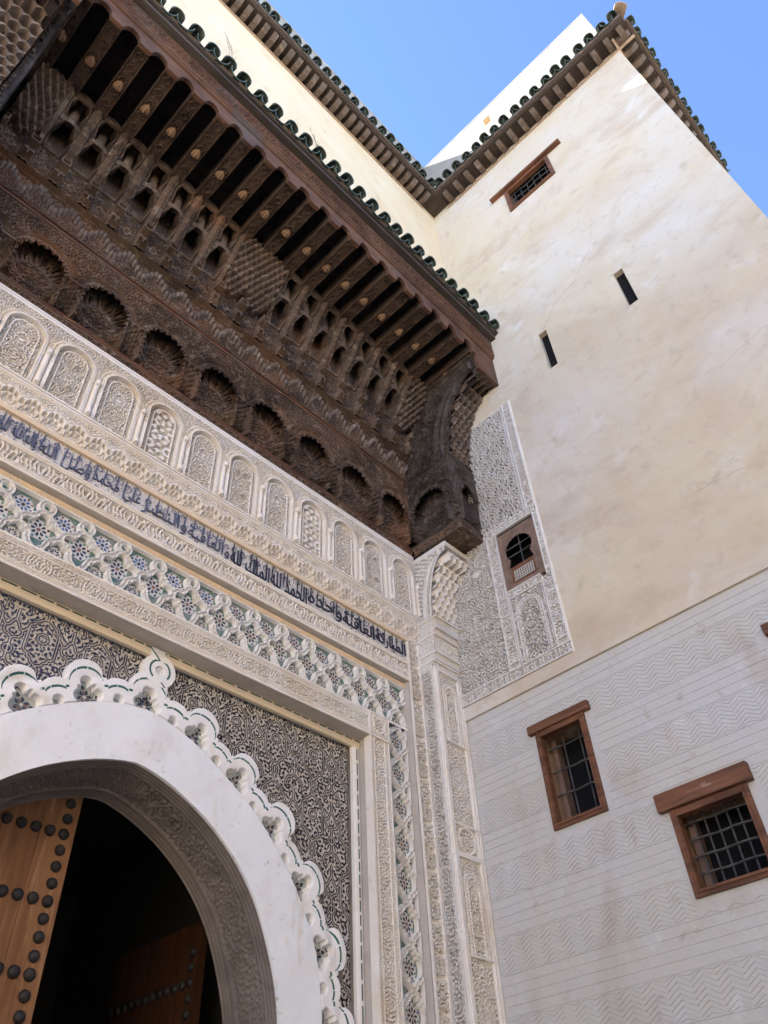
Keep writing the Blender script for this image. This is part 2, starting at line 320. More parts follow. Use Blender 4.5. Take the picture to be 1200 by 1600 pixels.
# --- stucco arcade under the canopy
PA = .5085
def arcade_fn(kind):
    def fn(U, V):
        vc = .655; Rr = .247
        d = np.where(V > vc, np.hypot(U, (V - vc) * 1.0) - Rr, np.abs(U) - Rr)
        ang = np.arctan2(V - vc, U); s = np.where(V > vc, ang * Rr, V)
        H = -.012 + .044 * orn(U, V, .028, 11 + kind, 1e3 if 0 else .254, 1e3)
        H = np.where(V > .985, .03, H)
        H = np.where(d < 0, .030 + .007 * np.sin(s * 2 * np.pi / .022 + d * 120), H)
        H = np.where(d < -.022, .012, H)
        H = np.where(d < -.030, .034 + .006 * (np.sin(s * 2 * np.pi / .026) > 0) * (V > .45), H)
        H = np.where(d < -.052, .040, H)
        H = np.where(d < -.064, .008, H)
        lat = ss(np.cos(2 * np.pi * s / .024 + d * 2 * np.pi / .03) + np.cos(2 * np.pi * s / .024 - d * 2 * np.pi / .03), -.5, .4) if kind != 1 else orn(U, V, .026, 21, .254, 1e3)
        H = np.where(d < -.070, -.034 + .050 * lat, H)
        H = np.where(d < -.110, .026, H)
        di = d + .125; fl = 0
        if kind == 0: f = ss(lattice(U, V - .5, .075, 8), -.12, .12); f = np.maximum(f, ss(-np.abs(lattice(U, V - .5, .15, 8)), -.10, -.04))
        elif kind == 1: f = orn(U, V - .3, .031, 31, .13, 1e3)
        else:
            f = orn(U, V, .027, 41, .13, 1e3)
            for cv in (.28, .60):
                rr = np.hypot(U, V - cv); a = np.arctan2(V - cv, U)
                pet = ss(np.cos(a * 16) * np.cos(rr * 2 * np.pi / .075), -.15, .3); f = np.where(rr < .088, pet, f); f = np.where(rr < .013, 1.3, f)
        H = np.where(di < 0, -.052 + .072 * f, H)
        H = np.where((V < .06), .030 - .02 * band(V - .03, .006), H)
        # side colonnettes with little caps
        cx = PA / 2 - np.abs(U)
        H = np.where((cx < .018) & (V < .56) & (V > .06), .044 - 14 * cx ** 2 + .016 * ((V > .5) | (V < .12)), H)
        return H
    return fn
AR = [hf('arch_panel_%d' % i, -PA / 2, PA / 2, 0, 1.06, .0058, arcade_fn(i), 'stucco', amp=1.80) for i in range(3)]
lab = ['star lattice', 'leaf scrolls', 'two rosettes']
for i in range(-6, 7):
    kd = [1, 2, 1, 0][(i) % 4]
    put('arch_panel', AR[kd], portal, (XC + i * PA, -.025, 7.40))

# --- stalactite cornice
PCN = 6.61 / 31
def cedge(U): return .178 + .030 * np.cos(2 * np.pi * (U - PCN / 2) / PCN)
def cornice_fn(U, V):
    f = (U / (PCN / 4)) % 1 - .5; d = V - cedge(U) - .016 * np.sqrt(np.clip(1 - (2 * f) ** 2, 0, 1))
    lo = -.004 + .018 * orn(U, V, .030, 61, PCN / 2, 1e3)
    H = np.where(d > -.01, .066, lo)
    H = np.where(d > .008, .050, H); H = np.where(d > .015, .068, H); H = np.where(d > .024, .050, H); H = np.where(d > .030, .066, H)
    H = np.where(d > .040, .034 + .030 * orn(U, V, .024, 62, PCN / 2, 1e3), H)
    return np.where(V > .285, .070 - .02 * band(V - .3, .004), H)
def cups_strip():
    xs = np.linspace(0, PCN, 57); e = cedge(xs); Ys = []; Zs = []; rows = [(-.105, -.052, .012, -.040), (-.052, .004, -.008, -.070)]
    for r, (za, zb, yp, yn) in enumerate(rows):
        u = (xs / (PCN / 4) + .5 * r) % 1 - .5; a = np.sqrt(np.clip(1 - (2.08 * u) ** 2, 0, 1)) * .86
        Ys.append(np.where(np.abs(u) > .46, yn, yp)); Zs.append(e + za)
        for i in range(10):
            q = i / 9; inn_ = q < a; dome = yn + (yp - yn) * np.sqrt(np.clip(1 - (q / np.maximum(a, 1e-3)) ** 2, 0, 1))
            Ys.append(np.where(inn_, dome, yn)); Zs.append(e + za + (zb - za) * q)
    return gmesh('stalactite_cups', np.tile(xs, (len(Ys), 1)), np.array(Ys), np.array(Zs), 'stucco', smooth=False)
CUP = cups_strip()
CN = hf('stalactite_cornice', 0, PCN, 0, .315, .0052, cornice_fn, 'stucco', amp=1.0)
for i in range(31): put('stalactite_cornice', CN, portal, (XL + i * PCN, 0, 7.085)); put('stalactite_cups', CUP, portal, (XL + i * PCN, 0, 7.085))

# --- cream moulding above the script
put('moulding', boxes('moulding', [(XL + .21, XR - .21, -.038, .06, 7.034, 7.088)], 'cream'), portal)
# --- calligraphy band
def calbase(U, V):
    m = samp(ring(71, 24, .3), U / 1.9, V / 1.9); st = ss(np.abs(m), .10, .22)
    H = .004 * (1 - st); return H, (1 - st)
ww = 6.61 - .43
put('script_band', hf('script_band', 0, ww, 0, .275, .0072, calbase, 'calig'), portal, (XL + .215, -.006, 6.757))
FORMS = {}
for ch, base, n in [('ا', 0xFE8D, 2), ('ب', 0xFE8F, 4), ('ة', 0xFE93, 2), ('ت', 0xFE95, 4), ('ج', 0xFE9D, 4), ('ح', 0xFEA1, 4), ('د', 0xFEA9, 2), ('ر', 0xFEAD, 2), ('س', 0xFEB1, 4), ('ص', 0xFEB9, 4), ('ط', 0xFEC1, 4), ('ع', 0xFEC9, 4), ('ف', 0xFED1, 4), ('ق', 0xFED5, 4), ('ك', 0xFED9, 4), ('ل', 0xFEDD, 4), ('م', 0xFEE1, 4), ('ن', 0xFEE5, 4), ('ه', 0xFEE9, 4), ('و', 0xFEED, 2), ('ي', 0xFEF1, 4)]: FORMS[ch] = (base, n)
def shape(s):
    out = []
    for w in s.split(' '):
        r = ''
        for i, c in enumerate(w):
            b, n = FORMS[c]; prev = i > 0 and FORMS[w[i - 1]][1] == 4; nxt = i < len(w) - 1 and n == 4
            r += chr(b + (0 if not prev and not nxt else 1 if prev and not nxt else 2 if nxt and not prev else 3))
        out.append(r[::-1])
    return ' '.join(out[::-1])
def text_mesh(name, s, mt, size, offset=.0):
    c = bpy.data.curves.new('tmp_text', 'FONT'); c.body = s; c.size = size; c.offset = offset; c.extrude = .003; c.resolution_u = 3
    o = bpy.data.objects.new('tmp_text', c); COL.objects.link(o); bpy.context.view_layer.update()
    me = bpy.data.meshes.new_from_object(o.evaluated_get(bpy.context.evaluated_depsgraph_get())); me.name = name
    bpy.data.objects.remove(o); me.materials.clear(); me.materials.append(MT[mt])
    co = np.empty(len(me.vertices) * 3, np.float32); me.vertices.foreach_get('co', co); co = co.reshape(-1, 3)
    w = np.stack([co[:, 0] - co[:, 0].min(), -co[:, 2], co[:, 1]], 1); return me, w
def script(words, x0, x1, z0, z1, mt, offset=-.004):
    me, w = text_mesh('lettering', shape(words), mt, 1.0, offset)
    lo, hi = np.percentile(w[:, 2], 1), w[:, 2].max(); w[:, 2] = (w[:, 2] - w[:, 2].min()) / (hi - w[:, 2].min()) * (z1 - z0) + z0
    w[:, 0] = w[:, 0] / w[:, 0].max() * (x1 - x0) + x0; w[:, 1] = np.where(w[:, 1] < 0, -.020, -.006)
    me.vertices.foreach_set('co', w.astype(np.float32).reshape(-1)); me.update(); return put('lettering', me, portal)
xa, xb = XL + .22, XR - .225
WORDS = ['الحمد لله', 'رب العالمين', 'والعاقبة للمتقين', 'وصل الله', 'علي محمد', 'والنصر', 'والعافية', 'الملك لله', 'الحمد لله', 'وحده', 'العاقبة', 'المباركة']
cut = np.linspace(xa, xb, 13); 
for i in range(12):
    mt = 'ink_blue' if i < 7 else 'ink'
    script(WORDS[i], cut[i] + .01, cut[i + 1] - .01, 6.766, 6.945 + .02 * (i % 3), mt, -.003)
    v = []; f = []                                           # tall stems and scrolls between the letters
    rnd = random.Random(i)
    def stroke(pts, w0, w1):
        n = len(pts)
        for j, (x, z) in enumerate(pts):
            a = pts[min(j + 1, n - 1)]; b = pts[max(j - 1, 0)]; dx, dz = a[0] - b[0], a[1] - b[1]; l = math.hypot(dx, dz) or 1; w = (w0 + (w1 - w0) * j / (n - 1)) * (.5 + math.sin(math.pi * j / (n - 1)))
            z1 = lambda q: min(max(q, 6.762), 7.027)
            v.append((x - dz / l * w, -.0185 - .0002 * (len(f) % 7), z1(z + dx / l * w))); v.append((x + dz / l * w, -.0185 - .0002 * (len(f) % 7), z1(z - dx / l * w)))
            if j: k = len(v) - 4; f.append((k, k + 1, k + 3, k + 2))
    for j in range(5):
        x = cut[i] + (cut[i + 1] - cut[i]) * (j + rnd.random() * .7) / 5
        stroke([(x + .012 * t, 6.79 + .235 * t) for t in (0, .25, .5, .75, 1)], .004, .008)
    for j in range(5):
        x = cut[i] + (cut[i + 1] - cut[i]) * (j + .3 + .4 * rnd.random()) / 5; z = 6.925 + .06 * rnd.random(); r0 = .03 + .035 * rnd.random(); ph = rnd.random() * 6; sg = rnd.choice((-1, 1))
        stroke([(x + (r0 * (1 - .75 * t)) * math.cos(ph + sg * t * 7.5), z + (r0 * (1 - .75 * t)) * math.sin(ph + sg * t * 7.5)) for t in np.linspace(0, 1, 14)], .004, .005)
    put('scrollwork', mesh('scrollwork', v, f, mt), portal)

# --- angular script band below it
PK = .41
def kufic_fn(U, V):
    u = fold(U, PK / 2); vv = V - .045
    o = orn(U, V, .034, 81, PK / 2, 1e3)
    st = 0
    for c, w, a, b in [(.0, .010, .02, .17), (.032, .008, .04, .17), (.075, .009, .02, .13), (.11, .008, .02, .17), (.15, .010, .05, .17), (.185, .008, .02, .14)]:
        st = np.maximum(st, band(u - c - .01 * np.sin(vv * 40), w) * (vv > a) * (vv < b))
    for a, b, z in [(.0, .06, .03), (.07, .16, .065), (.1, .2, .03), (.03, .11, .12), (.15, .2, .15)]: st = np.maximum(st, band(vv - z, .008) * (u > a) * (u < b))
    H = -.034 + .046 * np.maximum(st * 1.1, o * .5)
    rope = .010 + .008 * (np.sin((U + V) * 2 * np.pi / .017) > 0)
    H = np.where((V < .052) | (V > .225), rope, H); H = np.where((band(V - .052, .005) > .5) | (band(V - .225, .005) > .5) | (V > .262), .02, H); H = np.where(V < .014, .024, H)
    return H
KF = hf('angular_script_panel', -PK / 2, PK / 2, 0, .275, .0056, kufic_fn, 'stucco', amp=1.30)
nk = 15; stp = ww / nk
for i in range(nk): put('angular_script_panel', KF, portal, (XL + .215 + stp * (i + .5), 0, 6.482), scale=(stp / PK, 1, 1))
# bevel under it and down the sides
put('bevel', extrude_x('bevel', [(-.022, 6.484), (-.022, 6.478), (.045, 6.462), (.045, 6.44)], XL + .215, XR - .215, 'reveal'), portal)

# --- twisted rope strip
PR = .12
def rope_fn(U, V): return .012 + .012 * np.sqrt(np.clip(1 - ((V - .026) / .027) ** 2, 0, 1)) * (.55 + .45 * np.sign(np.sin((U * 1.0 + V * 1.3) * 2 * np.pi / .03)) * .9)
RP = hf('rope_strip', 0, PR, 0, .052, .006, rope_fn, 'cream')
xs0, xs1 = XL + .235, XR - .235
nr = 46; st_ = (xs1 - xs0) / nr
for i in range(nr): put('rope_strip', RP, portal, (xs0 + i * st_, .040, 6.402), scale=(st_ / PR, 1, 1))

# --- interlaced ribbons over mosaic
PB = .3635; HB = .535
def seg(U, V, pts):
    best = np.full(U.shape, 9.); 
    for (x0, y0), (x1, y1) in zip(pts[:-1], pts[1:]):
        dx, dy = x1 - x0, y1 - y0; t = np.clip(((U - x0) * dx + (V - y0) * dy) / (dx * dx + dy * dy), 0, 1)
        best = np.minimum(best, np.hypot(U - x0 - t * dx, V - y0 - t * dy))
    return best
def arcp(cx, cy, r, a0, a1, n=7): return [(cx + r * math.cos(math.radians(a0 + (a1 - a0) * i / n)), cy + r * math.sin(math.radians(a0 + (a1 - a0) * i / n))) for i in range(n + 1)]
EDGE = [(.0, .398), (.034, .388), (.058, .362), (.063, .328), (.088, .331), (.094, .300), (.122, .305), (.152, .290), (.172, .268), (.1818, .240)]
EDGE2 = [(.1818, .240), (.178, .210), (.156, .186), (.130, .182), (.126, .154), (.100, .158), (.086, .130), (.080, .092), (.062, .052), (.032, .020), (.0, -.01)]
EDGE2b = [(.1818, .248), (.205, .222)]
def ribbon_d(U, V):
    u = fold(U, PB / 2)
    d = np.minimum(seg(u, V, EDGE), seg(u, V, EDGE2))
    return np.minimum(d, np.abs(np.hypot(u, V - .452) - .056)), u
def strap_fn(U, V, w=.0205):
    d, u = ribbon_d(U, V)
    cut = np.sin((U * .7 + V) * 2 * np.pi / .021) > -.2
    top = np.where(d > .0135, .062, np.where(cut, .040, .012))
    H = np.where(d < w, top, .0)
    H = np.where((V > HB - .012) | (V < .03), .058, H)
    return H
def strap_mi(fn):
    def g(U, V):
        H = fn(U, V); lo = (H < .005); fl = lo[:-1, :-1] & lo[1:, :-1] & lo[:-1, 1:] & lo[1:, 1:]
        return H, None, None, fl.astype(int)
    return g
SB = hf('strapwork_panel', -PB / 2, PB / 2, 0, HB, .0045, strap_mi(strap_fn), ['ribbon', 'z_bed'], skirt=.0, amp=.85)
def rosette(name, R0, cols, n=8, phase=0.):
    v = []; f = []; mi = []; ms = ['z_white'] + cols
    def piece(poly, h, m):
        k = len(v); n_ = len(poly)
        v.extend([(x, -h, z) for x, z in poly]); v.extend([(x, 0, z) for x, z in poly])
        f.append(tuple(range(k, k + n_))); mi.append(m)
        for i in range(n_): f.append((k + i, k + n_ + i, k + n_ + (i + 1) % n_, k + (i + 1) % n_)); mi.append(m)
    pol = lambda r, a: (r * math.cos(a), r * math.sin(a))
    piece([pol(R0 * (1.0 if i % 2 else .93), phase + math.pi * i / n) for i in range(2 * n)], .003, 0)
    piece([pol(R0 * .17, phase + 2 * math.pi * i / n) for i in range(n)], .006, 2)
    for i in range(n):
        a = phase + 2 * math.pi * i / n
        piece([pol(R0 * .23, a), pol(R0 * .46, a - .24), pol(R0 * .60, a - .17), pol(R0 * .64, a), pol(R0 * .60, a + .17), pol(R0 * .46, a + .24)], .006, 1)
        b = a + math.pi / n
        q = lambda dr, da: pol(R0 * (.80 + dr), b + da)
        piece([q(-.13, 0), q(-.04, -.13), q(.09, -.10), q(.13, 0), q(.09, .10), q(-.04, .13)], .006, 3 if i % 2 else 4)
    return mesh(name, v, f, ms, mi)
ROS_A = [rosette('mosaic_a', .104, ['z_navy', 'z_rust', 'z_green', 'z_navy']), rosette('mosaic_b', .104, ['z_black', 'z_rust', 'z_green', 'z_blue'])]
ROS_B = [rosette('mosaic_c', .096, ['z_blue', 'z_navy', 'z_navy', 'z_rust']), rosette('mosaic_d', .096, ['z_navy', 'z_rust', 'z_blue', 'z_black'])]
ROS_C = rosette('mosaic_e', .062, ['z_navy', 'z_white', 'z_black', 'z_white'])
DISC = mesh('ring_tile', [(.036 * math.cos(a), -.004, .036 * math.sin(a)) for a in np.linspace(0, 2 * math.pi, 15)[:-1]] + [(.036 * math.cos(a), 0, .036 * math.sin(a)) for a in np.linspace(0, 2 * math.pi, 15)[:-1]], [tuple(range(14))] + [(i, i + 14, (i + 1) % 14 + 14, (i + 1) % 14) for i in range(14)], 'z_green')
YB = .080
nb = 17; xb0 = XC - nb * PB / 2
for i in range(nb + 1):
    x = XC - .0 + (i - nb / 2) * PB
    if i <= nb:
        put('strapwork_panel', SB, portal, (x, YB, 5.868))
        dk = 1 if x > -3.3 else 0
        put('mosaic_star', ROS_A[dk], portal, (x, YB, 5.868 + .235)); put('ring_tile', DISC, portal, (x, YB, 5.868 + .452))
        if i < nb:
            put('mosaic_star', ROS_B[dk], portal, (x + PB / 2, YB, 5.868 + .40)); put('mosaic_star', ROS_C, portal, (x + PB / 2, YB, 5.868 + .085))
XS1 = XC + nb / 2 * PB + PB / 2          # right end of the horizontal strip
# vertical strip down the right side (and mirrored)
PV = .355; WV = .345
def vstrap_fn(U, V):
    # the same net turned on its side: main star cells in a column, half cells on the outer edge
    v = fold(V, PV / 2); u = U
    A = [(.0, 0.), (.012, .045), (.03, .07), (.055, .078), (.062, .105), (.085, .105), (.092, .13), (.125, .145), (.15, .165), (.165, PV / 2)]
    B = [(.165, PV / 2), (.19, .15), (.20, .12), (.228, .112), (.232, .085), (.258, .08), (.275, .05), (.285, 0.)]
    C = [(.165, PV / 2), (.14, PV / 2)]
    d = np.minimum(seg(u, v, A), seg(u, v, B)); d = np.minimum(d, np.abs(u - .300) + 0.0)
    cut = np.sin((U * .7 + V) * 2 * np.pi / .021) > -.2
    H = np.where(d < .0185, np.where(d > .0125, .062, np.where(cut, .040, .012)), 0.)
    H = np.where(U > .315, .058, H); return np.where(U < .012, .058, H)
VB = hf('strapwork_panel_v', 0, WV, -PV / 2, PV / 2, .0046, strap_mi(vstrap_fn), ['ribbon', 'z_bed'], skirt=0, amp=.85)
xv = -1.012
for i in range(17):
    z = 5.868 - PV * (i + .5)
    if z < .2: break
    mput('strapwork_panel', VB, portal, (xv, YB, z)); mput('mosaic_star', ROS_A[1], portal, (xv + .155, YB, z), scale=(.86, 1, 1.0)); mput('mosaic_star', ROS_C, portal, (xv + .275, YB, z + PV / 2), scale=(.6, 1, .9))
mput('bed_strip', boxes('bed_strip', [(xv - .1, XR - .2, YB + .004, .165, 5.6, 6.46)], 'z_bed'), portal)

# --- carved frieze with hatched borders, horizontal and vertical
def hatch(s, t, lam=.022): return .010 + .010 * (np.sin((s + t * .8) * 2 * np.pi / lam) > -.1)
PH = .52
def frieze_fn(U, V, Wd=.278):
    o = orn(U, V - .14, .030, 91, PH / 2, 1e3)
    H = -.012 + .028 * o
    H = np.where((V < .066) & (V > .02), hatch(U, V), H); H = np.where((V > Wd - .062) & (V < Wd - .012), hatch(U, -V, .018), H)
    H = np.where((band(V - .068, .005) > .5) | (band(V - (Wd - .064), .005) > .5) | (V > Wd - .012), .022, H); H = np.where(V < .022, .032, H)
    return H
FZ = hf('carved_frieze', -PH / 2, PH / 2, 0, .278, .0056, frieze_fn, 'stucco', amp=1.30)
xe = -1.072; nf = 10; wf = (2 * (-1.352 - XC)) / nf
for i in range(nf): put('carved_frieze', FZ, portal, (XC + (i - nf / 2 + .5) * wf, 0, 5.562), scale=(wf / PH, 1, 1))
def vfrieze_fn(U, V):
    return frieze_fn(V, U, .285)
FV = hf('carved_jamb', 0, .285, -PH / 2, PH / 2, .0056, vfrieze_fn, 'stucco', amp=1.30)
for i in range(11): mput('carved_jamb', FV, portal, (-1.357, 0, 5.562 - PH * (i + .5)))
def corner_fn(U, V):
    r = np.hypot(U - .14, V - .14); a = np.arctan2(V - .14, U - .14)
    H = -.024 + .040 * orn(U - .14, V - .14, .03, 93, .14, .14)
    H = np.where(r < .07, -.01 + .03 * ss(np.cos(a * 6) * np.cos(r * 90), -.2, .2), H); H = np.where(band(r - .075, .006) > .5, .024, H)
    e = np.minimum(np.minimum(U, .285 - U), np.minimum(V, .278 - V)); H = np.where(e < .05, hatch(U, V), H); return np.where((band(e - .052, .005) > .5) | (e < .012), .022, H)
mput('corner_rosette', hf('corner_rosette', 0, .285, 0, .278, .0056, corner_fn, 'stucco', amp=1.90), portal, (-1.355, 0, 5.562))
# --- outer carved strip beside the pilaster
PO = .46
def outer_fn(U, V):
    H = -.024 + .040 * orn(U - .11, V, .030, 95, .11, PO / 2)
    for c in (.09,): H = np.where(np.abs(fold(V, PO / 2) - .1 + .25 * (U - .1)) < .02, .0, H)
    return np.where((U < .018) | (U > .176), .022, np.where(U > .19, .03, H))
OV = hf('carved_strip', 0, .215, -PO / 2, PO / 2, .0056, outer_fn, 'stucco', amp=1.90)
for i in range(15): mput('carved_strip', OV, portal, (XR - .215, 0, 7.06 - PO * (i + .5)))
mput('edge_bead', boxes('edge_bead', [(XR - .215 - .012, XR - .215, -.02, .13, .2, 6.47)], 'reveal'), portal)
mput('edge_bevel', mesh('edge_bevel', [(XR - .232, -.02, 0), (XR - .27, .07, 0), (XR - .27, .07, 6.455), (XR - .232, -.02, 6.475)], [(0, 1, 2, 3)], 'reveal'), portal)

# --- plastered reveal and the inlaid bead
rx = -1.352 - XC
put('reveal', mesh('reveal', [(XC - rx, -.03, 5.56), (XC + rx, -.03, 5.56), (XC + rx, .19, 5.56), (XC - rx, .19, 5.56), (XC + rx, -.03, 0), (XC + rx, .19, 0), (XC - rx, -.03, 0), (XC - rx, .19, 0)], [(0, 1, 2, 3), (1, 4, 5, 2), (0, 3, 7, 6)], 'reveal'), portal)
def bead_fn(U, V, c):
    H = .02 * np.sqrt(np.clip(1 - ((V - .045) / .048) ** 2, 0, 1))
    dash = (np.sin(U * 2 * np.pi / .13 + 3 * np.sin(U * 3)) > -.8)
    return H, ss(-np.abs(V - c), -.011, -.006) * dash
mk = lambda L, c=.066: hf('bead_len', 0, L, 0, .092, .008, lambda U, V: bead_fn(U, V, c), 'bead', skirt=.03)
put('bead', mk(2 * rx), portal, (XC - rx, .137, 5.474))
bv = mk(5.47, .050); b2 = bv.copy()
co = np.empty(len(b2.vertices) * 3, np.float32); b2.vertices.foreach_get('co', co); co = co.reshape(-1, 3); w = np.stack([co[:, 2], co[:, 1], co[:, 0]], 1); b2.vertices.foreach_set('co', w.reshape(-1)); b2.flip_normals(); b2.update()
for m_ in b2.materials: pass
b2.materials[0] = MT['bead_white'] if 'bead_white' in MT else b2.materials[0]
mput('bead', b2, portal, (XC + rx - .094, .137, 0))

# --- glazed black spandrels
MOTIF = [(0, .36), (.045, .345), (.07, .315), (.105, .30), (.115, .265), (.15, .245), (.155, .20), (.155, -.02), (.135, -.05), (.105, -.055), (.10, -.09), (.07, -.10), (.05, -.14), (.0, -.16)]
MOTIF2 = [(.29, .36), (.29, .24), (.26, .20), (.235, .15), (.205, .14), (.20, .10), (.22, .06), (.26, .05), (.29, .02)]
MOTIF3 = [(.155, .20), (.205, .14)]
MOTIF4 = [(.0, -.16), (.03, -.20), (.03, -.26), (.0, -.30), (.0, -.36)]
MOTIF5 = [(.29, .02), (.29, -.20), (.25, -.24), (.20, -.25), (.17, -.30), (.16, -.36)]
def span_fn(U, V):
    k_ = .80; U = U / k_; V0 = V; V = V / k_
    u = fold(U, .29); v = (V - 6.42 + .36) % .72 - .36; vf = v
    d = np.minimum.reduce([seg(u, vf, m) for m in (MOTIF, MOTIF2, MOTIF3, MOTIF4, MOTIF5)])
    dk = np.minimum(np.abs(np.hypot(u, vf - .14) - .05), np.abs(np.hypot(u - .29, vf + .09) - .04)); d = np.minimum(d, dk)
    dbl = band(d - .0125, .0062, .003); gap = ss(d, .024, .03)
    n1 = samp(ring(105, 24, .45), u / 1.25 + .1, vf / 1.25 + .3); n2 = samp(ring(106, 24, .3), np.abs(U) / .95 + .1, V / .95)
    f = np.maximum(ss(n1, .22, .42), ss(n2, 1.0, 1.2))
    I = np.maximum(dbl, f * gap); U = U * k_; V = V0
    ax = np.abs(U); er = np.interp(V, ext[::-1, 1], ext[::-1, 0]); inside = (ax < er + .08) & (V < 4.95) | (np.hypot(U, (V - 3.05)) < 1.9)
    k = ~(inside[:-1, :-1] & inside[1:, 1:] & inside[:-1, 1:] & inside[1:, :-1])
    return .009 * I, I, k
put('glazed_spandrel', hf('glazed_spandrel', -2.30, 2.30, 2.2, 5.48, .0068, span_fn, 'spandrel', skirt=0), portal, (XC, .200, 0), label='dark glazed tile panel carved with scrolls above the arch')

# --- lobed label arch with trefoil cells
eD, es = dense(EXT[:-1], 400); sd = es
def ext_at(s):
    a = np.abs(s); x = np.interp(a, sd, eD[:, 0]); z = np.interp(a, sd, eD[:, 1]); dx = np.gradient(eD[:, 0], sd); dz = np.gradient(eD[:, 1], sd)
    tx = np.interp(a, sd, dx); tz = np.interp(a, sd, dz); nx = -tz; nz = tx; l = np.hypot(nx, nz); sg = np.where(s < 0, -1, 1)
    return x * sg, z, nx / l * sg, nz / l
PT = .492
def lobes(s):
    q = np.abs((s + PT / 2) % PT - PT / 2)
    return np.where(q < .135, .225 + .125 * np.sqrt(np.clip(1 - (q / .137) ** 2, 0, 1)), np.where(q < .165, .205, .17 + .045 * np.sqrt(np.clip(1 - ((PT / 2 - q) / .085) ** 2, 0, 1))))
def label_fn(S, n):
    q = np.abs((S + PT / 2) % PT - PT / 2); out = lobes(S)
    # trefoil and small cells
    def rb(x, y, a, b): return np.maximum(np.abs(x) - a, np.abs(y) - b)
    d = np.minimum(np.hypot(q, n - .165) - .043, np.hypot(q - .068, n - .055) - .050)
    d = np.minimum(d, np.hypot(q, n - .06) - .085); d = np.minimum(d, rb(q - .058, n - .122, .014, .014))
    q2 = PT / 2 - q; d = np.minimum(d, np.hypot(q2 * 1.15, n - .03) - .045)
    d = np.where(n < .01, np.minimum(d, -.01), d)
    lip = ss(d, -.002, .005)
    # inlaid green line
    gl = ss(-np.abs(n - (out - .072)), -.0125, -.0065) * (np.sin(S * 2 * np.pi / .085 + 2 * np.sin(S * 9)) > -.985)
    return d, lip, out, gl
ns = int(2 * es[-1] / .0052); Sg = np.linspace(-es[-1], es[-1], ns); ng = np.linspace(.0, .36, 73)
SS, NN = np.meshgrid(Sg, ng); d, lip, out, gl = label_fn(SS, NN)
NNc = np.minimum(NN, out)
ex_, ez_, nx_, nz_ = ext_at(SS); H = .070 * lip + .004 * samp(ring(9, 6, .6), SS * .3, NN)
past = NN - out
Yl = np.where(past > .0001, np.where(past > .006, .206, .14), .188 - H)
mk_ = (past < .02); mask = mk_[:-1, :-1] | mk_[1:, 1:]
floor = lip < .03; mi = (floor[:-1, :-1] & floor[1:, 1:] & floor[:-1, 1:] & floor[1:, :-1]).astype(int)
put('label_arch', gmesh('label_arch', ex_ + nx_ * NNc + XC, Yl, ez_ + nz_ * NNc, ['label', 'z_pale'], mask, mi, gl), portal, label='lobed white label arch with green inlaid line and trefoil cells')
# mosaic pieces inside the trefoils
def trefoil_mosaic():
    v = []; f = []; mi = []
    def piece(poly, m, h=.005):
        k = len(v); n = len(poly); v.extend([(x, -h, z) for x, z in poly]); v.extend([(x, 0, z) for x, z in poly]); f.append(tuple(range(k, k + n))); mi.append(m)
        for i in range(n): f.append((k + i, k + n + i, k + n + (i + 1) % n, k + (i + 1) % n)); mi.append(m)
    piece([(.014 * math.cos(a), .062 + .014 * math.sin(a)) for a in np.linspace(0, 2 * math.pi, 9)[:-1]], 3)
    for k in range(3):
        a = math.pi / 2 + k * 2 * math.pi / 3; c, s = math.cos(a), math.sin(a); T = lambda r, t: (r * c - t * s, .062 + r * s + t * c)
        piece([T(.017, -.008), T(.017, .008), T(.060, 0)], 2)
        b = a + math.pi / 3; c2, s2 = math.cos(b), math.sin(b); T2 = lambda r, t: (r * c2 - t * s2, .062 + r * s2 + t * c2)
        for sg in (-1, 1): piece([T2(.022, sg * .004), T2(.030, sg * .030), T2(.052, sg * .040), T2(.050, sg * .012)], 0)
        piece([T(.068, -.016), T(.064, 0), T(.068, .016), T(.092, .010), T(.104, 0), T(.092, -.010)], 0 if k else 1)
    return mesh('trefoil_mosaic', v, f, ['z_navy', 'z_black', 'z_rust', 'z_white'], mi)
TM = trefoil_mosaic(); TB = TM.copy(); TB.materials[0] = MT['z_black']
for i in range(-6, 7):
    s = np.array(i * PT); 
    if abs(s) > es[-1] - .2: continue
    x, z, a, b = [float(t) for t in ext_at(s)]; o = put('trefoil_mosaic', TB if i > 1 else TM, portal)
    Wm = Matrix.Translation((x + XC, .184, z)) @ Matrix.Rotation(math.atan2(a, b), 4, 'Y') @ Matrix.Diagonal((.98, 1, .98, 1)); o.matrix_basis = Wm
# --- knot at the crown, tying the label to the bead
def knot_fn(U, V):
    r = np.hypot(U, V); d = np.minimum(r - .155, np.maximum(np.abs(U + .05) - .055 - .25 * np.abs(V - .1), np.abs(V - .12) - .07))
    k = d < 0; a = np.arctan2(V, U)
    g1 = ss(-np.abs(r - .095), -.012, -.006) * ((a > -.6) | (a < -2.2)) * (V < .09)
    g2 = ss(-np.abs(U + .0 + .6 * V - .035 * np.sin(V * 20)), -.014, -.008) * (np.abs(V) > .085)
    H = np.where(k, .055, -.02); H = np.where(r < .042, .02 + .02 * ss(np.sin(U * 180 + 3 * np.sin(V * 90)), -.2, .2), H)
    return H, np.maximum(g1, g2), (k[:-1, :-1] | k[1:, 1:] | k[:-1, 1:] | k[1:, :-1])
put('crown_knot', hf('crown_knot', -.17, .17, -.17, .2, .005, knot_fn, 'label', skirt=0), portal, (XC + .055, .172, 5.36), label='ring knot at the crown of the label arch')

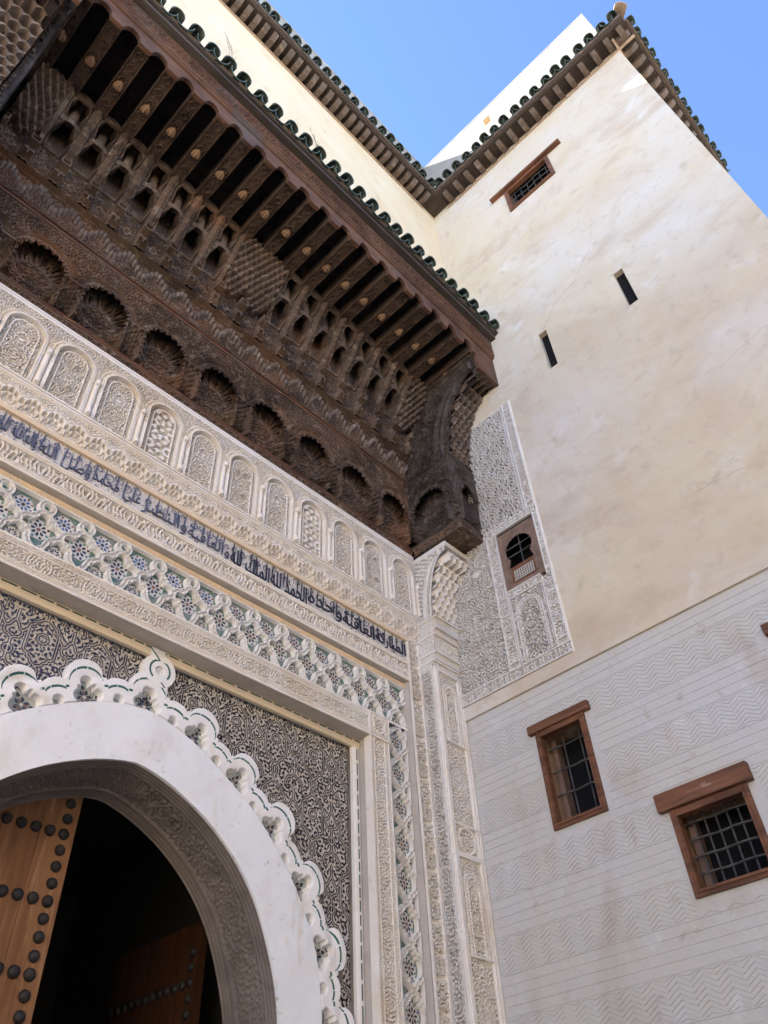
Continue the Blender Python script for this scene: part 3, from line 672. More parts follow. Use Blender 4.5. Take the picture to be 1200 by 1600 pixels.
# ================================================================ pilasters, consoles
PP_ = .44
def pil_front_fn(U, V):
    u = U - .225
    H = -.030 + .046 * orn(u, V, .034, 111, .15, PP_ / 2)
    r = np.hypot(u, fold(V, PP_ / 2) - .0)
    e = np.abs(u); H = np.where(e > .15, .012, H); H = np.where(e > .165, .026, H); H = np.where(e > .19, .012, H); return np.where(e > .2, .03, H)
def pil_arch_fn(U, V):
    u = U - .225; vc = .62; d = np.where(V > vc, np.hypot(u, (V - vc)) - .135, np.abs(u) - .135)
    H = -.024 + .040 * orn(u, V, .028, 113, .15, 1e3)
    H = np.where(d < 0, .024, H); H = np.where(d < -.02, .002 + .02 * (np.sin(np.where(V > vc, np.arctan2(V - vc, u) * .12, V) * 2 * np.pi / .03) > 0), H)
    H = np.where(d < -.042, .026, H); H = np.where(d < -.055, -.014 + .032 * orn(u, V, .034, 115, .15, 1e3), H)
    e = np.abs(u); H = np.where(e > .15, .012, H); H = np.where(e > .165, .026, H); H = np.where(e > .19, .012, H); H = np.where(e > .2, .03, H)
    return np.where((V > .875) | (V < .02), .028, H)
def pil_side_fn(U, V):
    u = U - .1; H = -.030 + .046 * orn(u, V, .034, 117, .1, .3)
    return np.where((U < .05) | (U > .175), .004, H) + .02 * (U > .19)
PFM = hf('pilaster_panel', 0, .45, 0, .88, .0060, pil_front_fn, 'stucco', amp=1.70); PAM = hf('pilaster_arch_panel', 0, .45, 0, .9, .0060, pil_arch_fn, 'stucco', amp=1.70); PSM = hf('pilaster_side_panel', 0, .215, 0, .88, .0060, pil_side_fn, 'stucco_shaded', amp=1.70)
def med_fn(U, V):
    u = U - .225; v = V - .16; r = np.hypot(u, v); H = -.030 + .046 * orn(u, v, .03, 119, .15, .15)
    H = np.where(band(r - .125, .01) > .5, .024, H); H = np.where(r < .115, -.012 + .03 * orn(u, v, .032, 120, .12, .12), H)
    e = np.abs(u); H = np.where(e > .15, .012, H); H = np.where(e > .165, .026, H); H = np.where(e > .19, .012, H); H = np.where(e > .2, .03, H)
    return np.where((V < .025) | (V > .295), .026, H)
PMM = hf('pilaster_medallion', 0, .45, 0, .32, .0060, med_fn, 'stucco', amp=1.70)
mput('pilaster_core', boxes('pilaster_core', [(XR + .03, -.001, PF + .03, .05, 0, 6.66)], 'stucco_shaded'), portal)
zt = 6.66
for h_, m_ in ((.9, PAM), (.88, PFM), (.32, PMM), (.9, PAM), (.88, PFM), (.88, PFM)):
    mput('pilaster_panel', m_, portal, (XR, PF + .012, zt - h_)); zt -= h_
for i in range(7): mput('pilaster_side_panel', PSM, portal, (XR + .012, -.005, 6.66 - .88 * (i + 1)), rz=-math.pi / 2)
mput('pilaster_edge', boxes('pilaster_edge', [(XR - .014, XR + .02, PF - .022, PF + .02, .5, 6.66)], 'stucco'), portal)
# capital: cove, block, cornice (profile by tiers), each with a carved front and side
def capital(z0, z1, y0, y1, name, fr, sd_):
    h = z1 - z0
    def F(U, V): return -.006 + .018 * orn(U - .225, V, .026, fr, .225, 1e3) * ((V > .015) & (V < h - .015)) + .01 * ((V < .015) | (V > h - .015))
    nu = 76; nv = max(4, int(h / .006)); U, V = np.meshgrid(np.linspace(0, .45, nu), np.linspace(0, h, nv)); H = F(U, V); t = V / h; yy = y0 + (y1 - y0) * t
    mput(name, gmesh(name, XR + U, yy - H, z0 + V, 'stucco'), portal)
    nu2 = 40; U, V = np.meshgrid(np.linspace(0, 1, nu2), np.linspace(0, h, nv)); yy = (y0 + (y1 - y0) * V / h) * U; H = F(U * .25, V) * (np.abs(U - .5) < .46)
    mput(name, gmesh(name + '_side', XR - H, yy, z0 + V, 'stucco_shaded'), portal)
    mput(name, boxes(name + '_bed', [(XR + .01, -.001, y1 + .012, .05, z0 + .004, z1 - .004)], 'stucco_shaded'), portal)
capital(6.66, 6.77, -.185, -.235, 'capital_cove', 121, 1); capital(6.77, 6.86, -.205, -.275, 'capital_cove', 122, 1); capital(6.86, 7.10, -.262, -.272, 'capital_block', 123, 1); capital(7.10, 7.19, -.268, -.285, 'capital_cornice', 124, 1); capital(7.19, 7.345, -.275, -.335, 'capital_cornice', 125, 1)
mput('capital_fillet', boxes('capital_fillet', [(XR - .018, -.001, -.300, .02, 6.852, 6.872), (XR - .018, -.001, -.312, .02, 7.095, 7.115), (XR - .02, -.001, -.355, .02, 7.33, 7.352), (XR - .014, -.001, -.25, .02, 6.75, 6.772)], 'stucco'), portal)
# console: side slab with a curved edge and a stalactite front
def curve_con(t): a = t * math.pi / 2; return np.stack([-.30 - .30 * (1 - np.cos(a)), 7.35 + .88 * np.sin(a)], -1)
def console_side(U, V):
    # U forward 0..0.64, V up 0..1.02 ; slab cut by the curve
    t = np.linspace(0, 1, 60); c = curve_con(t); fy = np.interp(V + 7.35, c[:, 1], -c[:, 0]); fy = np.where(V > .88, .615, fy)
    d = fy - U; H = -.010 + .028 * ss(lattice(U, V, .06, 6), -.15, .1)
    H = np.where((d < .13), .03, H); H = np.where((d < .12), .012, H); H = np.where(d < .085, -.004 + .016 * orn(U, V, .026, 131, 1e3, 1e3), H); H = np.where(d < .03, .022, H)
    H = np.where(U < .05, .02, H); H = np.where(U < .035, .0, H); H = np.where((V > .96) | (V < .03), .024, H)
    ok = d > 0
    return H, None, (ok[:-1, :-1] | ok[1:, 1:])
mput('console_side', hf('console_side', 0, .62, 0, 1.02, .0060, console_side, 'stucco_shaded', skirt=0, amp=1.50), portal, (XR + .01, 0, 7.35), rz=-math.pi / 2)
def cups(U, S, cw, ch, depth):
    """rows of pointed stalactite cups: U across, S up the slope"""
    row = np.floor(S / ch); off = (row % 2) * .5; u = (U / cw + off) % 1 - .5; s = S / ch - row
    prof = np.sqrt(np.clip(1 - (2 * u) ** 2 * (.35 + .65 * s), 0, 1))
    rim = np.abs(u) * 2
    return depth * (-.9 * prof * (1 - s) ** .8 + .55 * ss(s, .75, .98) + .5 * ss(rim, .72, 1.0) * (1 - s))
def muq_surface(name, curve, x0, x1, step, cw, ch, depth, mt, parent, stairs=0., place=put):
    """tiers of hollow cups corbelled out along a (y,z) curve"""
    t = np.linspace(0, 1, 400); c = curve(t); n = max(1, int(round((c[-1, 1] - c[0, 1]) / ch))); zl = np.linspace(c[0, 1], c[-1, 1], n + 1); yl = np.interp(zl, c[:, 1], c[:, 0])
    xs = np.linspace(x0, x1, int((x1 - x0) / step)); k = max(6, int(ch / step)); Ys = []; Zs = []
    for r in range(n):
        yn = yl[r + 1] - .35 * depth; yp = yl[r] + .55 * depth; u = ((xs - x0) / cw + .5 * (r % 2)) % 1 - .5
        a = .20 + .78 * np.sqrt(np.clip(1 - (2.12 * u) ** 2, 0, 1)); hz = zl[r + 1] - zl[r]
        Ys.append(np.where(np.abs(u) > .47, yn + .25 * depth, yp)); Zs.append(np.full_like(xs, zl[r]))
        for i in range(k + 1):
            q = i / k; inn_ = q < a - .2
            dome = yn + (yp - yn) * np.sqrt(np.clip(1 - (q / np.maximum(a - .2, 1e-3)) ** 2, 0, 1))
            Ys.append(np.where(inn_, dome, yn + .12 * depth * np.abs(u) * 2)); Zs.append(zl[r] + hz * q + np.where(inn_, .0, .0) * xs)
    return place(name, gmesh(name, np.tile(xs, (len(Ys), 1)), np.array(Ys), np.array(Zs), mt, smooth=False), parent)
muq_surface('console_stalactites', curve_con, XR + .02, -.002, .006, .107, .11, .10, 'stucco', portal, place=mput)
mput('console_core', boxes('console_core', [(XR + .03, -.001, -.29, .05, 7.35, 8.36), (XR + .03, -.001, -.45, .05, 8.1, 8.36)], 'stucco_shaded'), portal)
mput('console_abacus', boxes('console_abacus', [(XR - .02, -.001, -.635, .02, 8.30, 8.372)], 'stucco'), portal)

# ================================================================ WOODEN CANOPY
canopy = empty('wooden_canopy', (XC, 0, 8.42), 'dark carved wooden canopy with rows of joists and stalactites under a green tiled eave', 'canopy')
W6 = XR - XL
# carved beam at the foot
def beam_fn(U, V):
    z = np.abs(((U / .11) % 1) * 2 - 1); H = .012 * (np.abs(V / .13 - z) < .25) + .004 * orn(U, V, .024, 201, .055, 1e3); return np.where((V < .012) | (V > .105), .018, H)
BM = hf('beam_carving', 0, .66, 0, .125, .0062, beam_fn, 'wood', amp=1.50)
for i in range(10): put('beam_carving', BM, canopy, (XL + i * W6 / 10, -.052, 8.425), scale=(W6 / 10 / .66, 1, 1))
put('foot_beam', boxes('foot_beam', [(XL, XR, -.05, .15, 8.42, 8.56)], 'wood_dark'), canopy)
put('moulding', extrude_x('moulding', [(-.07, 8.545), (-.088, 8.552), (-.095, 8.565), (-.088, 8.578), (-.055, 8.585), (-.055, 8.60), (-.075, 8.61), (-.07, 8.625), (-.03, 8.63)], XL, XR, 'wood_red'), canopy)
# blind arches
PWA = W6 / 9
def warch_fn(U, V):
    vc = .44; Rr = .298; hw = PWA / 2
    rr = np.hypot(U * 1.0, (V - vc) * .92); d = np.where(V > vc, rr - Rr, np.abs(U) - Rr)
    a = np.arctan2(V - vc, U); s = np.where(V > vc, a * Rr, V)
    tooth = .034 * np.abs(np.sin(s * np.pi / .088)); dd = d + .03 + tooth           # scalloped inner edge
    back = -.075 + .026 * orn(U, V - .4, .055, 211, .3, 1e3)
    r2 = np.hypot(U, V - .42); back = np.where(band(r2 - .17, .012) > .5, -.055, back); back = np.where(r2 < .155, -.075 + .028 * orn(U, V - .42, .05, 213, .17, .17), back)
    front = .105 + .024 * orn(U, V, .038, 215, hw, 1e3)
    front = np.where(band(d - .055, .022) > .5, .128 + .012 * np.sin(d * 2 * np.pi / .02), front)
    front = np.where(band(d - .012, .012) > .5, .115, front)
    H = np.where(dd < 0, back, front)
    st = np.floor(-dd / .022); cell = np.floor(s / .075 + .5 * (st % 2))
    step = .055 - .034 * st + .012 * np.abs(np.sin((s / .075 + .5 * (st % 2)) * np.pi))
    H = np.where((dd < 0) & (dd > -.05) & (V > .12) & (V < .34), np.maximum(back, step), H)
    cav = ss(dd, -.10, -.006) * (dd < 0) * (V > .26); du_ = cav * .20 * np.where(V > vc, np.cos(a), np.sign(U) * .6); dv_ = cav * np.where(V > vc, .46 * np.sin(a) + .10, .22)
    H = np.where((dd < 0) & (dd > -.03) & (V > .30), np.minimum(H, .0), H)
    H = np.where(V > 1.10, .105 + .012 * np.sign(np.sin((V - 1.1) * 2 * np.pi / .034)), H)
    # hanging stalactite console between two arches
    cu = hw - np.abs(U)
    top = .50
    con = (cu < .075) & (V > .10) & (V < top)
    w = .10 * (V - .10) / (top - .10)
    H = np.where((cu < .085) & (V < top + .02) , -.05 + .012 * orn(U, V, .04, 217, hw, 1e3), H)
    H = np.where(con, .0 + w * .9 + .06 * dpyr(cu + .001, V, .055), H)
    H = np.where((cu < .088) & (np.abs(V - top) < .016), .125, H)
    H = np.where((np.abs(cu - .086) < .008) & (V < top), .06, H)
    q_ = (cu < .09) & (V < top + .03); return H, None, None, None, np.where(q_, 0, du_), np.where(q_, 0, dv_)
WA = hf('blind_arch', -PWA / 2, PWA / 2, 0, 1.17, .0075, warch_fn, 'wood'); WAG = WA.copy(); WAG.materials[0] = MT['wood_grey']
for i in range(9): put('blind_arch', WA, canopy, (XL + (i + .5) * PWA, -.02, 8.62))
put('moulding', extrude_x('moulding', [(-.10, 9.755), (-.14, 9.765), (-.145, 9.785), (-.12, 9.795), (-.12, 9.81), (-.155, 9.818), (-.15, 9.835), (-.10, 9.845)], XL, XR, 'wood_red'), canopy)
# zigzag stalactite frieze
PJ = .3588; NJ = 18
def zig_fn(U, V):
    u = U / PJ % 1
    x = np.floor(u * 8) / 8; f = u * 8 % 1
    up = np.where(x < .5, 1.0 - np.clip((x - .125) / .25, 0, 1), np.clip((x - .625) / .25, 0, 1))
    c = .10 + .22 * up
    H = .012 * orn(U, V, .036, 221, PJ / 2, 1e3) + .02
    H = np.where(V > .43, .045 + .01 * orn(U, V, .03, 222, PJ / 2, 1e3), H); return np.where(V > .46, .085 + .012 * np.sign(np.sin(V * 2 * np.pi / .025)), H)
ZG = hf('zigzag_frieze', 0, PJ, 0, .495, .0068, zig_fn, 'wood', amp=1.50)
nz0 = int(round(W6 / PJ)); pj = W6 / nz0
def sblock():
    w, d, h = .0225, .085, .135
    v = [(-w, 0, h), (w, 0, h), (w, -d * .72, h), (0, -d, h), (-w, -d * .72, h), (w, -d * .62, .07), (0, -d * .9, .055), (-w, -d * .62, .07), (w, 0, .03), (-w, 0, .03), (0, -.012, 0), (0, -d * .45, .028)]
    f = [(0, 4, 3, 2, 1), (2, 3, 6, 5), (3, 4, 7, 6), (5, 6, 11), (6, 7, 11), (5, 11, 10, 8), (7, 9, 10, 11), (1, 2, 5, 8), (4, 0, 9, 7)]
    return mesh('stalactite_block', v, f, 'wood_pale')
SBK = sblock(); ZC = [.22, .22, .16, .08, .0, .0, .08, .16]
for i in range(nz0):
    for q in range(8): put('stalactite_block', SBK, canopy, (XL + (i + (q + .5) / 8) * pj, -.098, 9.84 + .075 + ZC[q]))
for i in range(nz0): put('zigzag_frieze', ZG, canopy, (XL + i * pj, -.085, 9.84), scale=(pj / PJ, 1, 1))
# niches leaning out towards the joists
PROF = ([0, .42, .52, .72, .95, 1.12, 1.17], [.02, .05, .09, .26, .37, .49, .50])
def hexd(u, v, r): return np.maximum(np.abs(u) * 1.0 + np.clip(v, 0, 1) * .42 + np.clip(-v, 0, 1) * .20, np.abs(v) * .66) - r
def stud_rib(e, V, p=.078, a=.075, w=.056): q = V % p - p / 2; return a * np.clip(1 - np.abs(e) / w - np.abs(q) / (p / 2) * .75, 0, 1)
def stag(U, V, pu=.0897, pv=.072, a=.08):
    r = np.floor(V / pv); u = (U / pu + .5 * (r % 2)) % 1 - .5; v = V / pv - r - .5; return a * np.clip(1 - 1.7 * np.abs(u) - .55 * np.abs(v), 0, 1) - a * .5 * v
def niche_fn(cluster):
    def fn(U, V):
        y = np.interp(V, *PROF); u = U; e = PJ / 2 - np.abs(u)
        H = y + .022 * orn(U, V - .2, .038, 231, .15, 1e3)
        rib = (e < .052); dv_ = np.zeros_like(U)
        if not cluster:
            H = np.where(rib & (V > .40), y + .045 + stud_rib(e, V), H)
            for cv, r, dp in ((.68, .122, .24), (1.06, .106, .22)):
                d = hexd(u, V - cv, r); H = np.where((d < .014) & (d > 0), y + .05, H)
                H = np.where(d < 0, y - .10 + .02 * dpyr(u, V, .05), H); dv_ = np.where((d < 0), .85 * ss(-d, .0, .02) * ss(V - cv, -r * 1.1, r * .1), dv_)
            pan = (np.abs(V - .875) < .05) & ~rib; H = np.where(pan, y + .03 + .02 * (np.sin(V * 2 * np.pi / .035) > 0) * (V < .87) - .25 * np.abs(u), H)
        else:
            q = 1 - np.abs(u) / (PJ / 2); stp_ = np.floor((V - .36 - .24 * q) / .05)
            H = np.where(V > .36 + .22 * np.abs(u) / (PJ / 2), y + .05 + stag(U + PJ / 2, V), H)
            d = hexd((e - .0) * 1.0, V - .47, .07); H = np.where(d < 0, y - .15, H)
        # slender posts with two little block corbels
        post = (e < .058) & (V < .40)
        H = np.where(post, y + .06 + .015 * (np.abs(e - .029) < .006), H)
        H = np.where((e < .060) & (np.abs(V - .07) < .042), y + .14 - .09 * (band(e - .03, .018, .002) * band(V - .07, .028, .002)), H)
        H = np.where((e < .060) & (np.abs(V - .34) < .055), y + .17 - .11 * (band(e - .0, .034, .002) * band(V - .345, .035, .002)), H)
        H = np.where(np.abs(e - .060) < .005, H + .01, H)
        return H, None, None, None, 0 * U, dv_
    return fn
NI = hf('niche_bay', -PJ / 2, PJ / 2, 0, 1.17, .0068, niche_fn(False), 'wood', skirt=0); NC = hf('stalactite_bay', -PJ / 2, PJ / 2, 0, 1.17, .0068, niche_fn(True), 'wood', skirt=0)
XJ = [-3.725 + PJ * k for k in range(-9, 10)]
for i in range(-9, 9):
    x = -3.725 + PJ * (i + .5); cl = i in (-1, 0, 8, -9) 
    put('stalactite_bay' if cl else 'niche_bay', NC if cl else NI, canopy, (x, -.165, 10.335))
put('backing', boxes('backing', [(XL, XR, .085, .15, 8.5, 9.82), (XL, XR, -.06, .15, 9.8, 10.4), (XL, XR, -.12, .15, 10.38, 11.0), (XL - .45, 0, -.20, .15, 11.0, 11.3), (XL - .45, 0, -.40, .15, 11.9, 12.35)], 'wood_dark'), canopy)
# joists with lotus buds
def joist_fn(U, V):
    u = U - .07; H = -.008 + .024 * (np.abs(np.sin(V * np.pi / .085 + 0) * .045 - np.abs(u)) < .011) + .010 * (np.hypot(u, (V % .085) - .0425) < .016)
    return np.where(np.abs(u) > .064, .012, H)
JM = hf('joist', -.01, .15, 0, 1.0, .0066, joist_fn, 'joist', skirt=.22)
co = np.empty(len(JM.vertices) * 3, np.float32); JM.vertices.foreach_get('co', co); co = co.reshape(-1, 3); JM.vertices.foreach_set('co', np.stack([co[:, 0] - .07, -co[:, 2], co[:, 1]], 1).reshape(-1)); JM.update()
def bud_mesh():
    v = []; f = []; n, m = 12, 7
    for j in range(m + 1):
        t = j / m
        for i in range(n + 1):
            a = math.pi * i / n; rr = .052 * (math.sin(math.pi * min(t * .62 + .38, 1)) ** .7) * (1 + .14 * math.cos(a * 8)) * (1 if j < m else .35)
            v.append((rr * math.cos(a), -.11 * t, -rr * math.sin(a) * .95))
    for j in range(m):
        for i in range(n): k = j * (n + 1) + i; f.append((k, k + 1, k + n + 2, k + n + 1))
    return mesh('lotus_bud', v, f, 'bud')
BU = bud_mesh()
for x in XJ:
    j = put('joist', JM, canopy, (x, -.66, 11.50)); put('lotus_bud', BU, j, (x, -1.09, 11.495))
# coffers between the joists
def coffer_fn(U, V):
    m = samp(ring(241, 24, .3), fold(U, .1) / 2.4, V / 2.4); return .012 * band(np.abs(m) - .0, .22, .1)
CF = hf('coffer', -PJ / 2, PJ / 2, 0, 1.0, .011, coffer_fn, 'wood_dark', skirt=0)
co = np.empty(len(CF.vertices) * 3, np.float32); CF.vertices.foreach_get('co', co); co = co.reshape(-1, 3); CF.vertices.foreach_set('co', np.stack([co[:, 0], -co[:, 2], co[:, 1]], 1).reshape(-1)); CF.update()
FAN = prism('fan_panel', [(-.11, 0), (.11, 0)] + [(.11 * math.cos(a), .03 + .13 * math.sin(a)) for a in np.linspace(0, math.pi, 13)], -.02, .02, 'wood')
for i in range(-9, 9):
    x = -3.725 + PJ * (i + .5); put('coffer', CF, canopy, (x, -.66, 11.72)); put('fan_panel', FAN, canopy, (x, -.70, 11.49))
# scalloped valance between joist ends
def scallop():
    pts = [(-PJ / 2, .42), (-PJ / 2, .0), (-PJ / 2 + .075, .0)]
    n = 9
    for i in range(n + 1):
        t = i / n; u = -PJ / 2 + .085 + t * (PJ - .17); z = .06 + .125 * math.sin(math.pi * t) ** .6
        pts += [(u, z), (u + .006, z + .016 if i < n else z)]
    pts += [(PJ / 2 - .075, .0), (PJ / 2, .0), (PJ / 2, .42)]
    return pts
SV = prism('valance', scallop()[::-1], -.03, .02, 'wood_red')
for i in range(-9, 9): put('valance', SV, canopy, (-3.725 + PJ * (i + .5), -1.665, 11.44))
for q in ((-.496, -.001, -1.69, -1.64, 11.10, 11.86), (XL - .45, -6.954, -1.69, -1.64, 11.10, 11.86)): put('valance', boxes('valance_end', [q], 'wood_red'), canopy)
put('moulding', extrude_x('moulding', [(-1.69, 11.76), (-1.725, 11.77), (-1.73, 11.785), (-1.71, 11.795), (-1.745, 11.815), (-1.745, 11.83), (-1.70, 11.84)], XL - .45, 0, 'wood_red'), canopy)
def fascia_fn(U, V):
    H = .026 * orn(U, V, .05, 251, .21, 1e3); return np.where((V < .02) | (V > .34), .022, H)
FA = hf('carved_fascia', 0, .84, 0, .36, .0095, fascia_fn, 'wood_red')
wt = (0 - (XL - .45)) / 9
for i in range(9): put('carved_fascia', FA, canopy, (XL - .45 + i * wt, -1.715, 11.845), scale=(wt / .84, 1, 1))
put('fascia_core', boxes('fascia_core', [(XL - .45, -.001, -1.71, -1.66, 11.80, 12.22), (XL - .45, -.001, -1.70, -.25, 12.18, 12.22)], 'wood_dark'), canopy)
put('eave_board', boxes('eave_board', [(XL - .45, -.001, -1.835, -1.70, 12.205, 12.27), (XL - .45, -.001, -1.875, -1.78, 12.272, 12.32)], 'board_black'), canopy)
# bracket (right, then mirrored): lower box with blind arches, upper scroll with stalactites
def vline(y): return y
mput('bracket_core', boxes('bracket_core', [(XR + .15, -.001, -.75, .1, 8.44, 9.8), (XR + .06, -.001, -.80, .1, 9.8, 11.5)], 'wood_dark'), canopy)
mput('blind_arch', WAG, canopy, (XR + .035, -.505, 8.62), rz=-math.pi / 2, scale=(.80 / PWA, 1, 1))
mput('blind_arch', WAG, canopy, (XR + .222, -.86, 8.62), scale=(.44 / PWA, .8, 1))
mput('beam_carving', BM, canopy, (XR - .0, -.105, 8.425), rz=-math.pi / 2, scale=(.80 / .66, 1, 1)); mput('beam_carving', BM, canopy, (XR, -.905, 8.425), scale=(.447 / .66, 1, 1))
def soff_fn(U, V): return .02 * ss(lattice(U, V, .12, 6), -.1, .15)
SO = hf('bracket_soffit', 0, .45, 0, .33, .007, soff_fn, 'wood', skirt=0)
co = np.empty(len(SO.vertices) * 3, np.float32); SO.vertices.foreach_get('co', co); co = co.reshape(-1, 3); SO.vertices.foreach_set('co', np.stack([co[:, 0], -co[:, 2], co[:, 1]], 1).reshape(-1)); SO.update()
mput('bracket_soffit', SO, canopy, (XR, -.59, 8.43))
def lmould(z, prof):
    P = np.array(prof); path = [(XR, -.09, 1, 0), (XR, -.90, 1, 1), (0, -.90, 0, 1)]
    X = np.array([[XR - d for d in P[:, 0]], [XR - d for d in P[:, 0]], [-.001] * len(P)]).T; Y = np.array([[-.05] * len(P), [-.90 - d for d in P[:, 0]], [-.90 - d for d in P[:, 0]]]).T
    Z = np.repeat(P[:, 1:2] + z, 3, 1); return mput('moulding', gmesh('bracket_moulding', X, Y, Z, 'wood_grey', smooth=False), canopy)
lmould(8.545, [(0, 0), (.018, .005), (.03, .02), (.012, .034), (.012, .05), (.025, .06), (.0, .08)])
lmould(9.75, [(0, 0), (.03, .008), (.038, .025), (.015, .04), (.015, .055), (.045, .065), (.045, .085), (.0, .1)])
def cb(t): a = t * math.pi / 2; return np.stack([-.93 - .70 * (1 - np.cos(a)), 9.86 + 1.36 * np.sin(a)], -1)
def bside(U, V):
    t = np.linspace(0, 1, 80); c = cb(t); fy = np.interp(V + 9.84, c[:, 1], -c[:, 0]); fy = np.where(V > 1.38, 1.645, fy); d = fy - U
    dn = d * .75
    H = .004 + .022 * orn(U - .5, V, .036, 261, 1e3, 1e3)
    H = np.where(dn < .20, .03 + .012 * np.sin(dn * 2 * np.pi / .035), H)
    H = np.where((dn < .115) & (dn > .085), .018 + .02 * (np.sin(V * 2 * np.pi / .03) > 0), H); H = np.where(dn < .07, .0 + .018 * orn(U, V, .03, 262, 1e3, 1e3), H)
    H = np.where(U < .13, .012, H); H = np.where(V > 1.58, .05, H); H = np.where(band(V - 1.56, .012) > .5, .03, H)
    ok = d > 0; return H, None, (ok[:-1, :-1] | ok[1:, 1:])
mput('bracket_side', hf('bracket_side', .04, 1.65, 0, 1.68, .0075, bside, 'wood_grey', skirt=0, amp=1.80), canopy, (XR + .005, 0, 9.84), rz=-math.pi / 2)
muq_surface('bracket_stalactites', cb, XR + .02, -.002, .0075, .107, .125, .13, 'wood_pale', canopy, place=mput)
mput('bracket_cap', boxes('bracket_cap', [(XR - .002, -.001, -1.68, -1.55, 11.12, 11.52)], 'wood_grey'), canopy)
# thin cover boards closing the bracket behind the cups
muq_surface('bracket_backing', lambda t: cb(t) + [.12, .0], XR + .02, -.002, .05, .5, .3, .0, 'wood_dark', canopy, place=mput)

# ================================================================ roof tiles
def tile_mesh(name, r, L, n=10, th=.014, hook=.0, inv=False, mt='tile'):
    v = []; f = []
    for j in (0, 1):
        y = -L * j
        for rr in (r, r - th):
            for i in range(n + 1):
                a = math.pi * i / n; s = 1 if not inv else -1
                k = (1 - .10 * (1 - j))
                v.append((rr * k * math.cos(a), y, s * rr * k * math.sin(a)))
    m = n + 1
    for i in range(n):
        f.append((i, i + 1, 2 * m + i + 1, 2 * m + i)); f.append((m + i + 1, m + i, 3 * m + i, 3 * m + i + 1)); f.append((2 * m + i, 2 * m + i + 1, 3 * m + i + 1, 3 * m + i)); f.append((i + 1, i, m + i, m + i + 1))
    for e in (0, n): f.append((e, m + e, 3 * m + e, 2 * m + e))
    return mesh(name, v, f, mt, smooth=False)
TC = tile_mesh('roof_tile', .094, .55); TI = tile_mesh('channel_tile', .122, .55, inv=True)
def tile_row(parent, P0, P1, out, pitch, slope=24, seed=0, cover=TC, chan=TI):
    """eave line P0->P1 (tile mouths), out = horizontal direction the tiles point to"""
    rnd = random.Random(seed); P0, P1 = Vector(P0), Vector(P1); n = int((P1 - P0).length / pitch); ang = math.atan2(out[0], -out[1])
    for i in range(n + 1):
        p = P0 + (P1 - P0) * ((i + .5) / (n + 1))
        for kind, me, dz in (('roof_tile', cover, .085), ('channel_tile', chan, .092)):
            q = p + ((P1 - P0) / (n + 1) * .5 if kind == 'channel_tile' else Vector((0, 0, 0)))
            back = Vector((-out[0], -out[1], 0)) * .55 * math.cos(R(slope)) + Vector((0, 0, .55 * math.sin(R(slope))))
            o = put(kind, me, parent)
            jit = rnd.uniform(-.02, .02)
            o.matrix_basis = Matrix.Translation(q + back + Vector((0, 0, dz + rnd.uniform(-.008, .008))) - back.normalized() * jit) @ Matrix.Rotation(ang + rnd.uniform(-.05, .05), 4, 'Z') @ Matrix.Rotation(R(slope), 4, 'X')
tile_row(canopy, (XL - .45, -1.955, 12.30), (0.0, -1.955, 12.30), (0, -1), .255, seed=1)
put('roof_slope', mesh('roof_slope', [(XL - .45, -1.9, 12.30), (-.001, -1.9, 12.30), (-.001, -1.15, 12.72), (XL - .45, -1.15, 12.72)], [(0, 1, 2, 3)], 'tile_clay'), canopy)

